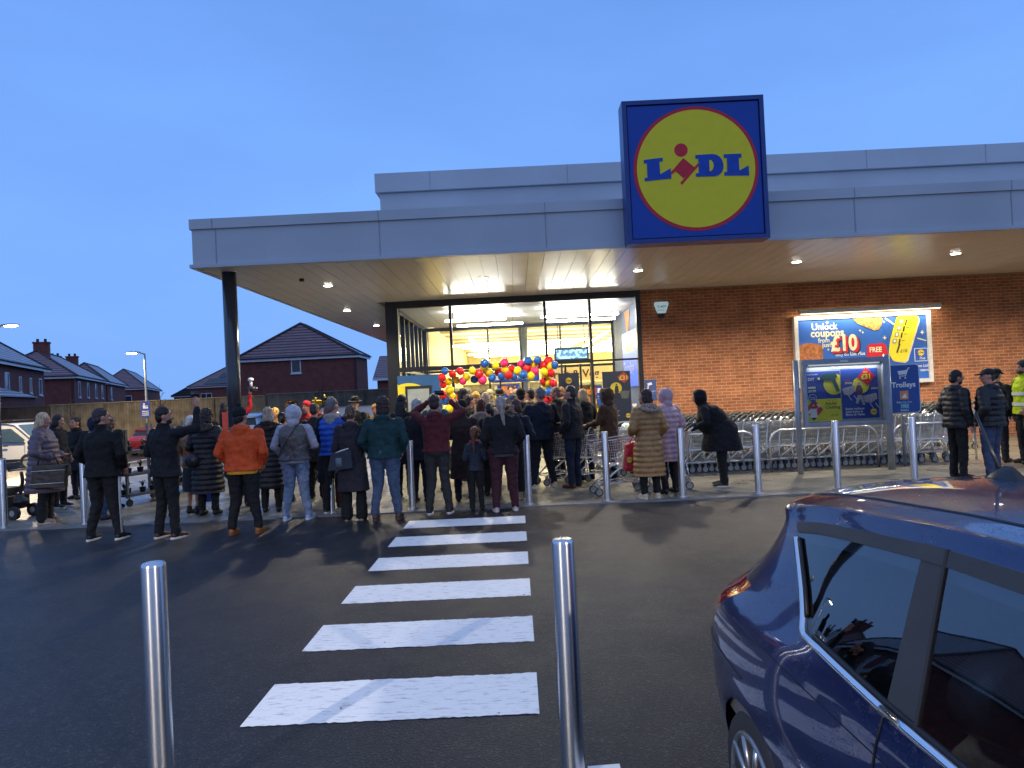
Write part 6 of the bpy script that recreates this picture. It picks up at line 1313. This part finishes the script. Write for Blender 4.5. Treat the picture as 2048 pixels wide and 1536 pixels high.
t=person('stooping woman in black hooded coat leaning on a trolley',3.38,11.86,1.72,78,0,1.28,True,'#06070c','cloth',.62,arms=('stoop','stoop'),deep=1.45,hood='up',lean=33,legs='#0b0c10',lw=.95,shoes='#15161a',sole='#c8c4bc',strap=((.01,.01,.012),.95,1))
b=MB(); b.ell((0,0,0),(.17,.07,.15)); b.v=[p+Vector((.28,.22,.86)) for p in b.v]
carried(t,'shoulder_bag','black shoulder bag at the side of the stooping woman','bag',[('body',b,mat('black_leather',(.012,.012,.014),.4),True)])
# -------- right side
person('man in glasses and dark beard in navy-black puffer jacket, facing right',7.06,11.47,1.76,-82,-5,1.0,False,'#0f1219','puff',.84,deep=1.2,arms=('pocket','down'),hood='down',hair='short',hc='#17110f',beard='#1c1512',glasses=True,legs='#0c0d12',shoes='#101012')
person('stout man in flat dark cap, black puffer and blue jeans, back to the viewer',7.42,11.2,1.76,35,50,1.28,False,'#17181c','puff',.86,arms=('pocket','pocket'),hood='down',hat='cap',hatc='#2a2624',hair='short',hc='#3a302c',legs='#3a4763',lk='denim',shoes='#101012',skin='#cf8f78')
person('person with black peaked cap half hidden behind the stout man',8.95,13.3,1.76,-60,0,1.0,False,'#101114','cloth',.8,hat='cap',hatc='#0a0a0c',hair='short',hc='#151010')
person('worker in yellow hi-vis jacket and grey beanie at the right edge',9.18,12.89,1.88,85,5,1.12,False,'#a8c21a','cloth',.86,arms=('pocket','down'),hivis=True,hat='beanie',hatc='#2c2e2c',hair='short',hc='#2a221e',beard='#3a2c26',legs='#14161c',shoes='#141414',collar=True)
# -------- band and far crowd
person('dark-haired person with pink-red scarf left of the column, facing right',-7.0,17.0,1.80,-60,0,1.0,True,'#16161c','cloth',.7,hair='long',hc='#141012',scarf='#b01c38',far=True)
t=person('person in red jacket raising a camera high, half behind the column',-6.36,16.0,1.80,-30,0,1.0,False,'#a01020','cloth',.85,arms=('front','high'),hair='short',hc='#1a1210',far=True)
b=MB(); b.box(.20,.20,2.0,.34,.30,2.10); b.tube([(.27,.30,2.05),(.27,.40,2.05)],.04,14); b2=MB(); b2.ell((.26,.25,2.26),(.075,.06,.05)); b2.tube([(.26,.25,2.10),(.26,.25,2.22)],.03,8)
carried(t,'camera','black camera with white flash held up beside the dark column','camera',[('body',b,bk,False),('flash',b2,wh,False)])
person('curly blonde person facing the viewer among the band',-5.45,16,1.62,170,0,1.0,True,'#8a6a40','cloth',.8,hair='curly',hc='#b8904e',far=True)
t=person('band member in cream jacket carrying the round brass horn',-5.08,16.3,1.66,180,0,1.0,False,'#b59a60','cloth',.8,hair='short',hc='#2a2018',arms=('fwd','fwd'),far=True)
gold=mat('polished_brass',(.85,.52,.12),.18,1,var=.1)
b=MB(); b.rings([[(r_*math.cos(2*PI*j/28),y_,1.76+r_*math.sin(2*PI*j/28)) for j in range(28)] for y_,r_ in ((.30,.165),(.27,.145),(.20,.11),(.05,.06),(-.1,.04))],0,False); b.tube([(.0,-.1,1.76),(.0,-.1,1.4),(.2,.1,1.1),(.3,.2,1.3),(.1,.25,1.35)],.03,10)
b2=MB()
for k in range(9): a=R(20+k*17.5); b2.tube([(.05*math.cos(a),.31,1.74+.05*math.sin(a)),(.15*math.cos(a),.32,1.76+.15*math.sin(a))],.009,6)
carried(t,'brass_horn','big round brass horn with dark rays above the white hood','instrument',[('bell',b,gold,False),('rays',b2,bk,False)])
person('person in bright red hat behind the white hood',-4.50,15.2,1.74,160,0,1.0,False,'#901018','cloth',.8,hat='beanie',hatc='#b00c1c',hair='short',hc='#30201a',far=True)
person('band member in yellow and black tall peaked hat with red collar',-4.40,15.6,1.72,180,0,1.0,False,'#202022','cloth',.8,hat='shako',hatc='#a08c10',hair='short',hc='#30201a',scarf='#a01018',far=True)
person('band member in black and white peaked cap beside the grey-haired man',-4.10,15.6,1.78,150,0,1.0,False,'#b4b0a4','cloth',.8,hat='shako',hatc='#101012',hair='short',hc='#8a8078',scarf='#b01c20',far=True)
person('man in dark trilby hat before the pale van',-3.42,15,1.76,175,0,1.05,False,'#1d2218','cloth',.7,hat='trilby',hatc='#1c1a14',hair='short',hc='#2a2018',far=True)
t=person('band member in black and gold stripes behind the claw-clip woman',-3.12,15.6,1.60,190,0,1.05,False,'#7a5a28','cloth',.8,hat='beanie',hatc='#8a6a30',hair='short',hc='#30201a',arms=('fwd','fwd'),far=True)
b=MB(); b.rings([[(.22+r_*math.cos(2*PI*j/20)*.4+k_,.35+r_*math.sin(2*PI*j/20),1.32+z_+r_*math.cos(2*PI*j/20)*.8) for j in range(20)] for k_,z_,r_ in ((-.10,.20,.12),(-.06,.12,.09),(0,.0,.04),(.04,-.2,.02))],0,False); b.tube([(.26,.35,1.12),(.1,.3,1.3),(-.1,.25,1.42)],.018,8)
carried(t,'brass_horn','brass horn pointing up to the left of the green hoodie','instrument',[('bell',b,gold,False)])
FAR=[('tall dark curly-haired person under the red balloons, face to the right',-1.06,14.2,1.84,-130,'curly','#1c1410','#1a1b20',None,None),
('person with dark swept hair under the arch, left of the blond curls',-.93,14.1,1.71,-60,'short','#221812','#20201f',None,None),
('person with golden curls facing the viewer under the arch',-.86,15,1.76,175,'curly','#a8803c','#c8b070',None,None),
('dark-haired person before the pale door panel',-.76,15.6,1.80,-10,'short','#1a1613','#1c1c20',None,None),
('fair-haired person left of the display stand',-.60,15.9,1.82,0,'short','#8c8460','#50504a',None,None),
('man in grey trilby hat and dark coat facing the viewer under the arch',-.33,14.6,1.77,180,'short','#101010','#101114','trilby','#2c2c2e'),
('tall dark-haired man in suit facing the viewer in the doorway',-.11,16.5,1.89,180,'short','#17110e','#121318',None,None),
('person in a black beanie under the arch right of centre',.11,14,1.79,-8,'short','#111010','#0f0f12','beanie','#0a0a0c'),
('dark-haired man with cream scarf looking down to the left',.27,14.5,1.79,60,'short','#1a1210','#2a2218',None,None),
('light-brown haired person between the suit man and the beanie',-.02,15.1,1.79,0,'bob','#8a6f50','#3a3228',None,None),
('person in white cap and teal jacket facing the viewer, left of the arch',-1.50,13.0,1.78,170,'short','#40302a','#1d5560','cap','#b8bcc0'),
('fair-haired person facing the glass behind the bearded man',1.02,16.2,1.80,0,'short','#6a4c30','#2c2c30',None,None)]
for lab,x,y,h_,rot,hr_,hcl,tc_,ht_,htc in FAR:
    person(lab,x,y,h_,rot,0,1.0,False,tc_,'cloth',.75,hair=hr_,hc=hcl,hat=ht_,hatc=htc or '#000000',far=True,arms=('front','front'),scarf='#b8a478' if 'cream scarf' in lab else None)
bake_all()
